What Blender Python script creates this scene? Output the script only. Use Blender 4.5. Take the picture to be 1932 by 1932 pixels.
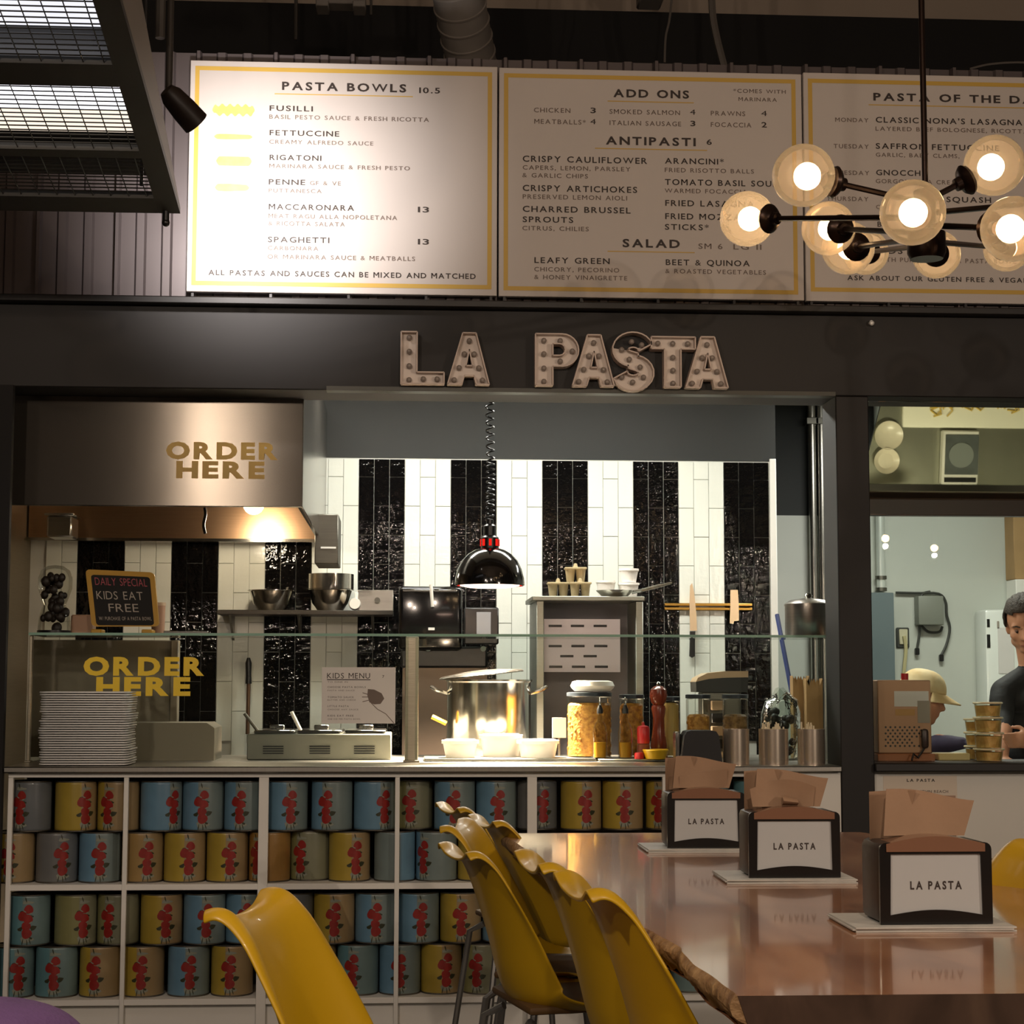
import bpy, bmesh, math, random
from mathutils import Vector, Matrix, Euler

random.seed(7)
for _o in list(bpy.data.objects):
    bpy.data.objects.remove(_o, do_unlink=True)
SC = bpy.context.scene
COL = SC.collection
PI = math.pi

# ------------------------------------------------------------------ camera
FPX, IMG = 3400.0, 1932.0
PITCH, YAW, ROLL, EYE = 0.095, 0.0595, 0.0018, 1.38
_F = Vector((math.sin(YAW) * math.cos(PITCH), math.cos(YAW) * math.cos(PITCH), math.sin(PITCH)))
_R = _F.cross(Vector((0, 0, 1))).normalized()
_U = _R.cross(_F)
_R2 = _R * math.cos(ROLL) + _U * math.sin(ROLL)
_U2 = -_R * math.sin(ROLL) + _U * math.cos(ROLL)
CAM = Vector((0, 0, EYE))
cd = bpy.data.cameras.new('camera')
cam = bpy.data.objects.new('camera', cd)
COL.objects.link(cam)
cd.sensor_width = 36.0
cd.lens = FPX / IMG * 36.0
cd.clip_start, cd.clip_end = 0.05, 100
_m = Matrix((_R2, _U2, -_F)).transposed().to_4x4()
_m.translation = CAM
cam.matrix_world = _m
SC.camera = cam

# ------------------------------------------------------------------ colour, world, large lights
SC.view_settings.view_transform = 'Standard'
SC.view_settings.look = 'None'
SC.view_settings.exposure = 0.0
SC.view_settings.gamma = 1.0
SC.view_settings.use_curve_mapping = False
SC.cycles.use_denoising = True
SC.cycles.max_bounces = 8
SC.cycles.transparent_max_bounces = 24
SC.cycles.sample_clamp_indirect = 6.0

W = bpy.data.worlds.new('world')
SC.world = W
W.use_nodes = True
W.node_tree.nodes['Background'].inputs[0].default_value = (1.0, 0.82, 0.66, 1)
W.node_tree.nodes['Background'].inputs[1].default_value = 0.028


def lamp(name, kind, loc, power, color=(1, 1, 1), target=None, **kw):
    d = bpy.data.lights.new(name, kind)
    d.energy = power
    d.color = color
    for k, v in kw.items():
        setattr(d, k, v)
    o = bpy.data.objects.new(name, d)
    COL.objects.link(o)
    o.location = loc
    if target is not None:
        o.rotation_euler = (Vector(target) - Vector(loc)).to_track_quat('-Z', 'Y').to_euler()
    return o


KITCHEN = (1.0, 0.985, 0.90)
WARM = (1.0, 0.74, 0.50)
# strip lights on the kitchen ceiling (their fixtures are built with the kitchen)
for _x in (-0.2, 1.0):
    lamp('kitchen_strip_light', 'AREA', (_x, 8.05, 2.93), 30, KITCHEN, (_x, 8.35, 0), shape='RECTANGLE', size=0.95, size_y=0.28)
lamp('kitchen_strip_light', 'AREA', (2.75, 8.9, 2.93), 40, KITCHEN, (2.75, 9.1, 0), shape='RECTANGLE', size=0.95, size_y=0.28)
# out-of-view pendants added as warm fill; most placed from window and hood reflections
HALL_PENDANTS = [(-1.42, 1.2, 3.15), (0.6, 0.6, 3.4), (3.4, 1.2, 2.43), (-1.47, -1.6, 3.3), (3.93, 0.6, 2.41)]
for _p in HALL_PENDANTS:
    lamp('hall_pendant_fill', 'POINT', (_p[0], _p[1], _p[2] - (0.13 if _p[2] > 3 else 0.075)), 108 if _p[2] > 3 else 85, (1.0, 0.81, 0.65), shadow_soft_size=0.05 if _p[2] > 3 else 0.016)


# ------------------------------------------------------------------ pixel rays of the 1932 x 1932 photograph
def ray(px, py):
    d = _R2 * ((px - 966.0) / FPX) - _U2 * ((py - 966.0) / FPX) + _F
    return d


def at(px, py, Y):
    d = ray(px, py)
    return CAM + d * (Y / d.y)


def atz(px, py, z):
    d = ray(px, py)
    return CAM + d * ((z - EYE) / d.z)


def rect(px0, py0, px1, py1, Y):
    """pixel rectangle on plane y=Y -> x0, x1, z0, z1"""
    mx, my = (px0 + px1) / 2, (py0 + py1) / 2
    return at(px0, my, Y).x, at(px1, my, Y).x, at(mx, py1, Y).z, at(mx, py0, Y).z


def ppm(Y):
    return FPX / (Y * math.cos(0.06))


# ------------------------------------------------------------------ materials (all procedural)
def lin(c):
    out = []
    for v in c[:3]:
        v = v / 255.0
        out.append(v / 12.92 if v <= 0.04045 else ((v + 0.055) / 1.055) ** 2.4)
    return (out[0], out[1], out[2], 1.0)


MATS = {}


def mat(name, rgb=(128, 128, 128), rough=0.5, metal=0.0, var=0.0, vscale=6.0, rgb2=None, bump=0.0, bscale=60.0,
        coat=0.0, spec=0.5, emit=None, estr=0.0, trans=0.0, stretch=None, alpha=1.0, subs=0.0):
    if name in MATS:
        return MATS[name]
    m = bpy.data.materials.new(name)
    m.use_nodes = True
    nt = m.node_tree
    b = nt.nodes['Principled BSDF']
    b.inputs['Base Color'].default_value = lin(rgb)
    b.inputs['Roughness'].default_value = rough
    b.inputs['Metallic'].default_value = metal
    b.inputs['Specular IOR Level'].default_value = spec
    b.inputs['Coat Weight'].default_value = coat
    b.inputs['Coat Roughness'].default_value = 0.06
    b.inputs['Transmission Weight'].default_value = trans
    b.inputs['Alpha'].default_value = alpha
    if subs:
        b.inputs['Subsurface Weight'].default_value = subs
        b.inputs['Subsurface Radius'].default_value = (0.01, 0.004, 0.002)
    if emit is not None:
        b.inputs['Emission Color'].default_value = lin(emit)
        b.inputs['Emission Strength'].default_value = estr
    if var or bump:
        tc = nt.nodes.new('ShaderNodeTexCoord')
        mp = nt.nodes.new('ShaderNodeMapping')
        nt.links.new(tc.outputs['Object'], mp.inputs['Vector'])
        if stretch:
            mp.inputs['Scale'].default_value = stretch
    if var:
        n = nt.nodes.new('ShaderNodeTexNoise')
        n.inputs['Scale'].default_value = vscale
        n.inputs['Detail'].default_value = 5
        nt.links.new(mp.outputs[0], n.inputs['Vector'])
        mr = nt.nodes.new('ShaderNodeMapRange')
        mr.inputs['From Min'].default_value = 0.3
        mr.inputs['From Max'].default_value = 0.7
        nt.links.new(n.outputs['Fac'], mr.inputs['Value'])
        mx = nt.nodes.new('ShaderNodeMix')
        mx.data_type = 'RGBA'
        c1 = lin(rgb)
        c2 = lin(rgb2) if rgb2 else tuple(max(0, v * (1 - var)) for v in c1[:3]) + (1,)
        mx.inputs[6].default_value = c1
        mx.inputs[7].default_value = c2
        nt.links.new(mr.outputs[0], mx.inputs[0])
        nt.links.new(mx.outputs[2], b.inputs['Base Color'])
    if bump:
        n2 = nt.nodes.new('ShaderNodeTexNoise')
        n2.inputs['Scale'].default_value = bscale
        n2.inputs['Detail'].default_value = 3
        nt.links.new(mp.outputs[0], n2.inputs['Vector'])
        bp = nt.nodes.new('ShaderNodeBump')
        bp.inputs['Strength'].default_value = bump
        bp.inputs['Distance'].default_value = 0.01
        nt.links.new(n2.outputs['Fac'], bp.inputs['Height'])
        nt.links.new(bp.outputs[0], b.inputs['Normal'])
    MATS[name] = m
    return m


def thin_glass(name, tint=(235, 245, 240), ior=1.45, gloss=1.0, rough=0.0, bump=0.0, bscale=30.0):
    if name in MATS:
        return MATS[name]
    m = bpy.data.materials.new(name)
    m.use_nodes = True
    nt = m.node_tree
    nt.nodes.clear()
    o = nt.nodes.new('ShaderNodeOutputMaterial')
    t = nt.nodes.new('ShaderNodeBsdfTransparent')
    t.inputs[0].default_value = lin(tint)
    g = nt.nodes.new('ShaderNodeBsdfGlossy')
    g.inputs['Roughness'].default_value = rough
    fr = nt.nodes.new('ShaderNodeFresnel')
    fr.inputs['IOR'].default_value = ior
    mu = nt.nodes.new('ShaderNodeMath')
    mu.operation = 'MULTIPLY'
    mu.inputs[1].default_value = gloss
    mx = nt.nodes.new('ShaderNodeMixShader')
    nt.links.new(fr.outputs[0], mu.inputs[0])
    nt.links.new(mu.outputs[0], mx.inputs[0])
    nt.links.new(t.outputs[0], mx.inputs[1])
    nt.links.new(g.outputs[0], mx.inputs[2])
    nt.links.new(mx.outputs[0], o.inputs[0])
    if bump:
        n2 = nt.nodes.new('ShaderNodeTexNoise')
        n2.inputs['Scale'].default_value = bscale
        tc = nt.nodes.new('ShaderNodeTexCoord')
        nt.links.new(tc.outputs['Object'], n2.inputs['Vector'])
        bp = nt.nodes.new('ShaderNodeBump')
        bp.inputs['Strength'].default_value = bump
        bp.inputs['Distance'].default_value = 0.01
        nt.links.new(n2.outputs['Fac'], bp.inputs['Height'])
        nt.links.new(bp.outputs[0], g.inputs['Normal'])
        nt.links.new(bp.outputs[0], fr.inputs['Normal'])
    MATS[name] = m
    return m


def emissive(name, rgb, strength):
    if name in MATS:
        return MATS[name]
    m = bpy.data.materials.new(name)
    m.use_nodes = True
    nt = m.node_tree
    nt.nodes.clear()
    o = nt.nodes.new('ShaderNodeOutputMaterial')
    e = nt.nodes.new('ShaderNodeEmission')
    e.inputs[0].default_value = lin(rgb)
    e.inputs[1].default_value = strength
    nt.links.new(e.outputs[0], o.inputs[0])
    MATS[name] = m
    return m


def wood_mat(name, c1, c2, c3, rough=0.2, coat=0.6, scale=1.0, axis='Y'):
    if name in MATS:
        return MATS[name]
    m = mat(name, c1, rough, coat=coat)
    nt = m.node_tree
    b = nt.nodes['Principled BSDF']
    tc = nt.nodes.new('ShaderNodeTexCoord')
    mp = nt.nodes.new('ShaderNodeMapping')
    mp.inputs['Scale'].default_value = (0.7 * scale, 4.5 * scale, 3 * scale) if axis == 'X' else (4.5 * scale, 0.7 * scale, 3 * scale)
    nt.links.new(tc.outputs['Object'], mp.inputs[0])
    n = nt.nodes.new('ShaderNodeTexNoise')
    n.inputs['Scale'].default_value = 2.2
    n.inputs['Detail'].default_value = 7
    n.inputs['Distortion'].default_value = 0.8
    nt.links.new(mp.outputs[0], n.inputs['Vector'])
    cr = nt.nodes.new('ShaderNodeValToRGB')
    cr.color_ramp.elements[0].position = 0.32
    cr.color_ramp.elements[0].color = lin(c2)
    cr.color_ramp.elements[1].position = 0.68
    cr.color_ramp.elements[1].color = lin(c3)
    e = cr.color_ramp.elements.new(0.5)
    e.color = lin(c1)
    nt.links.new(n.outputs['Fac'], cr.inputs[0])
    nt.links.new(cr.outputs[0], b.inputs['Base Color'])
    MATS[name] = m
    return m


def steel(name, rgb=(175, 172, 165), rough=0.28, stretch=(1, 1, 40), bump=0.05, bscale=12, var=0.12):
    return mat(name, rgb, rough, metal=1.0, var=var, vscale=5, bump=bump, bscale=bscale, stretch=stretch)


# ------------------------------------------------------------------ mesh builder
class MB:
    def __init__(s):
        s.bm = bmesh.new()

    def _fin(s, verts, mi, smooth):
        fs = set()
        for v in verts:
            fs.update(v.link_faces)
        for f in fs:
            f.material_index = mi
            f.smooth = smooth

    def box(s, x0, x1, y0, y1, z0, z1, bevel=0.0, mi=0, M=None, seg=1):
        r = bmesh.ops.create_cube(s.bm, size=1.0)
        vs = r['verts']
        for v in vs:
            v.co = Vector(((x0 + x1) / 2 + v.co.x * (x1 - x0), (y0 + y1) / 2 + v.co.y * (y1 - y0), (z0 + z1) / 2 + v.co.z * (z1 - z0)))
        s._fin(vs, mi, False)
        if bevel > 0:
            es = set()
            for v in vs:
                es.update(v.link_edges)
            r2 = bmesh.ops.bevel(s.bm, geom=list(es), offset=bevel, segments=seg, affect='EDGES', profile=0.5, clamp_overlap=True)
            vs = list({v for f in r2['faces'] for v in f.verts} | {v for v in vs if v.is_valid})
            s._fin(vs, mi, False)
        if M is not None:
            for v in vs:
                v.co = M @ v.co
        return vs

    def cyl(s, p0, p1, r0, r1=None, n=16, mi=0, smooth=True, caps=True):
        r1 = r0 if r1 is None else r1
        p0, p1 = Vector(p0), Vector(p1)
        d = p1 - p0
        q = d.to_track_quat('Z', 'Y').to_matrix().to_4x4()
        M = Matrix.Translation((p0 + p1) / 2) @ q
        r = bmesh.ops.create_cone(s.bm, cap_ends=caps, segments=n, radius1=max(r0, 1e-5), radius2=max(r1, 1e-5), depth=d.length, matrix=M)
        vs = r['verts']
        for f in {f for v in vs for f in v.link_faces}:
            f.material_index = mi
            f.smooth = smooth and len(f.verts) == 4
        return vs

    def lathe(s, prof, c=(0, 0, 0), n=24, mi=0, smooth=True, M=None, a0=0.0, a1=2 * PI):
        c = Vector(c)
        full = abs(a1 - a0 - 2 * PI) < 1e-6
        rings = []
        cnt = n if full else n + 1
        for (r, z) in prof:
            ring = []
            for i in range(cnt):
                a = a0 + (a1 - a0) * i / n
                p = Vector((r * math.cos(a), r * math.sin(a), z))
                if M is not None:
                    p = M @ p
                ring.append(s.bm.verts.new(c + p))
            rings.append(ring)
        for j in range(len(rings) - 1):
            for i in range(n if full else n):
                k = (i + 1) % cnt
                try:
                    f = s.bm.faces.new((rings[j][i], rings[j][k], rings[j + 1][k], rings[j + 1][i]))
                    f.material_index = mi
                    f.smooth = smooth
                except ValueError:
                    pass
        return rings

    def sphere(s, c, r, n=16, m=10, mi=0, sc=(1, 1, 1), M=None):
        r_ = bmesh.ops.create_uvsphere(s.bm, u_segments=n, v_segments=m, radius=r)
        for v in r_['verts']:
            p = Vector((v.co.x * sc[0], v.co.y * sc[1], v.co.z * sc[2]))
            if M is not None:
                p = M @ p
            v.co = Vector(c) + p
        s._fin(r_['verts'], mi, True)
        return r_['verts']

    def tube(s, pts, r, n=8, mi=0, closed=False, caps=True):
        pts = [Vector(p) for p in pts]
        rs = r if isinstance(r, (list, tuple)) else [r] * len(pts)
        rings = []
        up = None
        N = len(pts)
        for i, p in enumerate(pts):
            if closed:
                t = pts[(i + 1) % N] - pts[i - 1]
            else:
                t = pts[min(i + 1, N - 1)] - pts[max(i - 1, 0)]
            t.normalize()
            if up is None:
                up = Vector((0, 0, 1)) if abs(t.z) < 0.9 else Vector((1, 0, 0))
            a = t.cross(up)
            if a.length < 1e-6:
                a = t.orthogonal()
            a.normalize()
            up = a.cross(t)
            rings.append([s.bm.verts.new(p + (a * math.cos(2 * PI * k / n) + up * math.sin(2 * PI * k / n)) * rs[i]) for k in range(n)])
        rng = range(N) if closed else range(N - 1)
        for j in rng:
            A, B = rings[j], rings[(j + 1) % N]
            for k in range(n):
                f = s.bm.faces.new((A[k], A[(k + 1) % n], B[(k + 1) % n], B[k]))
                f.material_index = mi
                f.smooth = True
        if caps and not closed:
            for ring in (rings[0], rings[-1]):
                try:
                    f = s.bm.faces.new(ring)
                    f.material_index = mi
                except ValueError:
                    pass

    def grid(s, fn, nu, nv, mi=0, smooth=True, wrap=False):
        vs = [[s.bm.verts.new(fn(i / nu, j / nv)) for i in range(nu + (0 if wrap else 1))] for j in range(nv + 1)]
        w = len(vs[0])
        for j in range(nv):
            for i in range(nu):
                k = (i + 1) % w
                f = s.bm.faces.new((vs[j][i], vs[j][k], vs[j + 1][k], vs[j + 1][i]))
                f.material_index = mi
                f.smooth = smooth
        return vs

    def poly(s, pts, mi=0):
        f = s.bm.faces.new([s.bm.verts.new(Vector(p)) for p in pts])
        f.material_index = mi
        return f

    def prism(s, pts, off, mi=0, mi_side=None):
        """extrude polygon (list of 3D points) by vector off"""
        off = Vector(off)
        a = [s.bm.verts.new(Vector(p)) for p in pts]
        b = [s.bm.verts.new(Vector(p) + off) for p in pts]
        f = s.bm.faces.new(a)
        f.material_index = mi
        f = s.bm.faces.new(list(reversed(b)))
        f.material_index = mi
        n = len(pts)
        for i in range(n):
            f = s.bm.faces.new((a[i], b[i], b[(i + 1) % n], a[(i + 1) % n]))
            f.material_index = mi if mi_side is None else mi_side

    def build(s, name, mats, parent=None, world=True, smooth_angle=None, recalc=True):
        if recalc:
            bmesh.ops.recalc_face_normals(s.bm, faces=s.bm.faces[:])
        me = bpy.data.meshes.new(name)
        if parent is not None and world:
            o = Vector((0, 0, 0))
            p = parent
            while p is not None:
                o += p.location
                p = p.parent
            bmesh.ops.translate(s.bm, verts=s.bm.verts[:], vec=-o)
        s.bm.to_mesh(me)
        s.bm.free()
        if len(me.polygons) < 20000:
            me.set_sharp_from_angle(angle=math.radians(38))
        for m in (mats if isinstance(mats, (list, tuple)) else [mats]):
            me.materials.append(m)
        ob = bpy.data.objects.new(name, me)
        COL.objects.link(ob)
        if parent is not None:
            ob.parent = parent
        return ob


def tag(o, label=None, cat=None, group=None, kind=None):
    if label:
        o['label'] = label
    if cat:
        o['category'] = cat
    if group:
        o['group'] = group
    if kind:
        o['kind'] = kind
    return o


def thing(name, label, cat, loc=(0, 0, 0), group=None, rz=0.0):
    o = bpy.data.objects.new(name, None)
    COL.objects.link(o)
    o.location = loc
    o.rotation_euler = (0, 0, rz)
    o.empty_display_size = 0.05
    return tag(o, label, cat, group)


def copy_tree(o, parent=None, skip=()):
    c = o.copy()
    COL.objects.link(c)
    c.parent = parent
    for ch in o.children:
        if ch.name.split('.')[0] not in skip:
            copy_tree(ch, c, skip)
    return c


def remesh_obj(o, voxel, smooth_it=4):
    """make one continuous surface out of overlapping volumes"""
    md = o.modifiers.new('remesh', 'REMESH')
    md.mode = 'VOXEL'
    md.voxel_size = voxel
    md.use_smooth_shade = True
    sm = o.modifiers.new('smooth', 'SMOOTH')
    sm.factor = 0.5
    sm.iterations = smooth_it
    dg = bpy.context.evaluated_depsgraph_get()
    me = bpy.data.meshes.new_from_object(o.evaluated_get(dg))
    old = o.data
    o.modifiers.clear()
    mats = [m for m in old.materials]
    o.data = me
    me.materials.clear()
    for m in mats:
        me.materials.append(m)
    for p in me.polygons:
        p.use_smooth = True
    return o


# ------------------------------------------------------------------ lettering (built-in font, glyph by glyph)
_GL = {}


def glyph(ch, bold):
    if ch in 'W*&8':
        bold = bold * .35
    elif ch == '4':
        bold = 0.0
    k = (ch, bold)
    if k in _GL:
        return _GL[k]
    if ch == 'M':
        # drawn from four strokes: two stems and two diagonals meeting in the middle
        b, t, w = bold, .095 + 2 * bold, .66 + 2 * bold
        lo, hi, m = -b, .68 + b, (.66 + 2 * bold) / 2
        d = t * 1.25
        vs = [(0, lo), (t, lo), (t, hi), (0, hi), (w - t, lo), (w, lo), (w, hi), (w - t, hi),
              (0, hi), (d, hi), (m + d * .35, .26 - b), (m - d * .35, .26 - b), (w - d, hi), (w, hi), (m + d * .35, .26 - b), (m - d * .35, .26 - b)]
        _GL[k] = (vs, [(0, 1, 2, 3), (4, 5, 6, 7), (8, 11, 10, 9), (12, 15, 14, 13)], w)
        return _GL[k]
    cu = bpy.data.curves.new('glyph', 'FONT')
    cu.body = ch
    cu.size = 1.0
    cu.offset = bold
    cu.resolution_u = 3
    ob = bpy.data.objects.new('glyph', cu)
    COL.objects.link(ob)
    dg = bpy.context.evaluated_depsgraph_get()
    me = ob.evaluated_get(dg).to_mesh()
    vs = [(v.co.x, v.co.y) for v in me.vertices]
    fs = [tuple(p.vertices) for p in me.polygons]
    ob.evaluated_get(dg).to_mesh_clear()
    bpy.data.objects.remove(ob)
    bpy.data.curves.remove(cu)
    x0 = min(v[0] for v in vs)
    x1 = max(v[0] for v in vs)
    _GL[k] = ([(v[0] - x0, v[1]) for v in vs], fs, x1 - x0)
    return _GL[k]


CAPH = [max(v[1] for v in glyph('H', 0.0)[0])]


def text(mb, s, O, X, Z, width, cap, bold=0.0, track=0.16, mi=0):
    """letters of s from origin O along unit X, height along unit Z, fitted to width and cap height"""
    O, X, Z = Vector(O), Vector(X), Vector(Z)
    pos = 0.0
    items = []
    for ch in s:
        if ch == ' ':
            pos += 0.36 + track * 0.5
            continue
        v, f, w = glyph(ch, bold)
        items.append((v, f, pos))
        pos += w + track
    pos -= track
    sx = width / pos
    sz = cap / (CAPH[0] + 2 * bold)
    for v, f, p in items:
        vv = [mb.bm.verts.new(O + X * ((a + p) * sx) + Z * ((b + bold) * sz)) for a, b in v]
        for q in f:
            try:
                fc = mb.bm.faces.new([vv[i] for i in q])
                fc.material_index = mi
            except ValueError:
                pass


def ptext(mb, s, px0, px1, pyb, pcap, Y, bold=0.0, track=0.16, mi=0):
    """lettering on a wall parallel to x: pixel extent px0..px1, mean baseline pyb, cap height pcap, at plane y=Y"""
    a, b = at(px0, pyb, Y), at(px1, pyb, Y)
    z = at((px0 + px1) / 2, pyb, Y).z
    text(mb, s, (a.x, Y, z), (1, 0, 0), (0, 0, 1), b.x - a.x, pcap / ppm(Y), bold, track, mi)


# ------------------------------------------------------------------ distances of the place (metres)
YC = 6.76          # front of the counter and facade
YG = YC + 0.32     # glass guard
YT = 9.07          # tiled kitchen wall
ZC = 1.075         # counter top
ZT = 0.95          # dining table top
# ------------------------------------------------------------------ shared materials
M_BLACKPAINT = mat('black paint', (27, 24, 23), 0.6, var=0.15, vscale=4)
M_DARKTRIM = mat('dark trim', (24, 21, 19), 0.45)
M_CHARCOAL = mat('charcoal wall paint', (27, 30, 29), 0.7, var=0.06, vscale=3)
M_SIDING = mat('grey ribbed metal siding', (92, 84, 84), 0.42, metal=0.35, var=0.10, vscale=3)
M_WHITE = mat('white laminate', (236, 234, 227), 0.45, var=0.04, vscale=5)
M_WHITEWALL = mat('white wall paint', (226, 224, 216), 0.6, var=0.04, vscale=3)
M_GREYWALL = mat('pale grey wall paint', (196, 200, 192), 0.6, var=0.05, vscale=2)
M_STEEL = steel('brushed steel')
M_STEEL_D = steel('dull steel', (120, 118, 110), 0.42)
M_POLISHED = mat('polished steel', (200, 198, 192), 0.14, metal=1.0)
M_ALU = mat('aluminium', (236, 236, 234), 0.40, metal=0.25)
M_GLASS = thin_glass('sneeze guard glass', (246, 249, 247), 1.3, 0.9)
M_GLASSEDGE = mat('green glass edge', (150, 190, 172), 0.15, coat=0.5)
M_JAR = thin_glass('jar glass', (242, 243, 240), 1.25, .45)
M_BLACKPL = mat('black plastic', (18, 18, 19), 0.35)
M_BLACKGLOSS = mat('gloss black', (12, 11, 11), 0.12, coat=0.4)
M_INK = mat('dark printed ink', (48, 38, 34), 0.6)
M_INK2 = mat('grey printed ink', (112, 98, 90), 0.6)
M_GOLDINK = mat('gold printed ink', (196, 160, 70), 0.5)
M_PAPER = mat('white paper', (222, 218, 214), 0.6)
M_YELLOWVINYL = mat('yellow vinyl lettering', (244, 208, 34), 0.45)
M_GROUT = mat('grout', (196, 196, 188), 0.8)
M_BROWNPAPER = mat('brown paper', (150, 120, 94), 0.8, var=0.12, vscale=10, bump=0.1, bscale=40)
M_FLOOR = mat('dark concrete floor', (78, 72, 66), 0.55, var=0.25, vscale=2)
M_CEIL = mat('dark grey ceiling', (172, 156, 140), 0.85, var=0.08, vscale=1.5)
M_BLACKVOID = mat('black steel and dark space', (16, 14, 13), 0.8)

# ------------------------------------------------------------------ the setting
def struct(name, mb, m, parent=None):
    o = mb.build(name, m, parent)
    if parent is None:
        o['kind'] = 'structure'
    return o

XL, XR = at(20, 1000, YC).x - 0.8, 4.6
mb = MB(); mb.box(-6, 7, -4, 12.2, -0.06, 0.0); struct('floor', mb, M_FLOOR)
mb = MB(); mb.box(-6, 7, -4, 10.2, 5.6, 5.7); struct('ceiling', mb, M_CEIL)
# upper rear wall of the hall, seen over the siding
zu = at(1500, 84, 10.0).z
mb = MB(); mb.box(-6, 7, 10.0, 10.15, zu, 5.6); struct('wall_rear', mb, M_CEIL)
mb = MB(); mb.box(-6, 7, 9.6, 9.75, 3.2, zu + 0.02); struct('dark_space_strip', mb, M_BLACKVOID)  # added black strip standing in for the dark space above the kitchen

# fascia beam over the counter with a ledge above and a lip below
r0 = rect(0, 586, 1932, 740, YC)
ZB0, ZB1 = r0[2], r0[3]
mb = MB(); mb.box(-2.6, XR, YC, YC + 0.25, ZB0, ZB1, 0.004); struct('wall_fascia', mb, M_BLACKPAINT)
mb = MB(); mb.box(-2.6, XR, YC - 0.05, YC + 0.26, ZB1, ZB1 + 0.028, 0.004); struct('trim_2', mb, M_DARKTRIM)
M_LIP = mat('dull grey lip', (58, 58, 52), 0.4, metal=0.3)
mb = MB(); mb.box(-0.30, at(1575, 740, YC).x, YC - 0.012, YC + 0.05, ZB0 - 0.002, ZB0 + 0.014); struct('trim_3', mb, M_LIP)

# pier between the two openings
px0, px1 = at(1583, 1200, YC).x, at(1646, 1200, YC).x
mb = MB(); mb.box(px0, px1, YC, YC + 0.22, 0, ZB0, 0.004); struct('wall_pier', mb, M_BLACKPAINT)
# left end of the facade: dark post
lx = at(16, 1200, YC).x
mb = MB(); mb.box(lx - 0.5, lx, YC - 0.04, YC - 0.005, 0, ZB0); struct('wall_left', mb, M_BLACKVOID)

# ribbed metal siding above the fascia, panel by panel
YS = YC + 0.15
mb = MB(); mb.box(-2.6, XR, YS + 0.03, YS + 0.06, ZB1, at(900, 112, YS).z); sid = struct('wall_siding', mb, M_DARKTRIM)
xa, xb = at(512.6, 330, YS).x, at(1090, 330, YS).x
PW = (xb - xa) / 4.0
zs0, zs1 = ZB1 + 0.001, at(900, 112, YS).z
prof = [(0.0, 0.0), (0.006, -0.03), (0.018, -0.03), (0.024, 0.0)]
for k in (1, 2):
    c = PW * k / 3.0
    prof += [(c - 0.022, 0.0), (c - 0.014, -0.012), (c + 0.014, -0.012), (c + 0.022, 0.0)]
prof += [(PW - 0.001, 0.0)]
mb = MB()
for (u0, w0), (u1, w1) in zip(prof[:-1], prof[1:]):
    mb.poly([(u0, w0, 0), (u1, w1, 0), (u1, w1, zs1 - zs0), (u0, w0, zs1 - zs0)])
p0 = mb.build('siding_panel', M_SIDING, sid, world=False)
n0 = int((xa + 2.6) / PW) + 1
for i in range(-n0, 18):
    o = p0 if i == -n0 else p0.copy()
    if i != -n0:
        COL.objects.link(o)
    o.location = (xa + i * PW, YS, zs0)
    if xa + (i + 1) * PW > XR:
        break

# ------------------------------------------------------------------ kitchen shell
KX0 = -1.86
mb = MB(); mb.box(KX0 - 0.1, 4.6, YC + 0.26, 11.2, 3.05, 3.12); struct('ceiling_kitchen', mb, M_WHITEWALL)
mb = MB(); mb.box(KX0 - 0.1, KX0, YC + 0.26, 11.2, 0, 3.05); struct('wall_kitchen_left', mb, steel('warm steel wall', (150, 138, 118), 0.5, var=0.1))
mb = MB(); mb.box(4.5, 4.6, YC + 0.26, 11.2, 0, 3.05); struct('wall_kitchen_right', mb, M_GREYWALL)
zt1 = at(1050, 869, YT).z
xt1 = at(1456, 1100, YT).x
mb = MB()
mb.box(KX0, xt1, YT + 0.008, YT + 0.14, 0.0, zt1 + 0.006)
wb = struct('wall_back', mb, M_GROUT)
mb = MB(); mb.box(KX0, at(1463, 800, YT).x, YT + 0.004, YT + 0.14, zt1 + 0.006, 3.05); struct('wall_back_upper', mb, M_CHARCOAL)
r = rect(1455, 866, 1467, 1440, YT)
mb = MB(); mb.box(r[0], r[1], YT - 0.006, YT + 0.16, 0, r[3], 0.002); struct('trim_4', mb, M_WHITEWALL)
# farther wall beside the tiles: charcoal above, pale below
YF = 10.5
zf = at(1520, 973, YF).z
mb = MB(); mb.box(1.5, 4.5, YF, YF + 0.1, zf, 3.05); struct('wall_far_upper', mb, M_CHARCOAL)
mb = MB(); mb.box(1.5, 4.5, YF - 0.006, YF + 0.1, 0, zf); struct('wall_far', mb, M_GREYWALL)

# tiles: three columns black, three white, running bond
TW = (at(1367, 1100, YT).x - at(675, 1100, YT).x) / 24.0
TH = 110.6 / ppm(YT)
M_TBLACK = mat('glossy black tile', (9, 8, 8), 0.06, spec=0.4, bump=0.6, bscale=22)
M_TWHITE = mat('white tile', (226, 228, 218), 0.16, coat=0.3, bump=0.12, bscale=28, var=0.06, vscale=2)


def tile_mesh(h, m):
    mb = MB()
    mb.box(0.0012, TW - 0.0012, 0, 0.008, 0.0012, h - 0.0012, 0.0012)
    bmesh.ops.recalc_face_normals(mb.bm, faces=mb.bm.faces[:])
    me = bpy.data.meshes.new('tile')
    mb.bm.to_mesh(me)
    mb.bm.free()
    me.materials.append(m)
    return me


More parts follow.
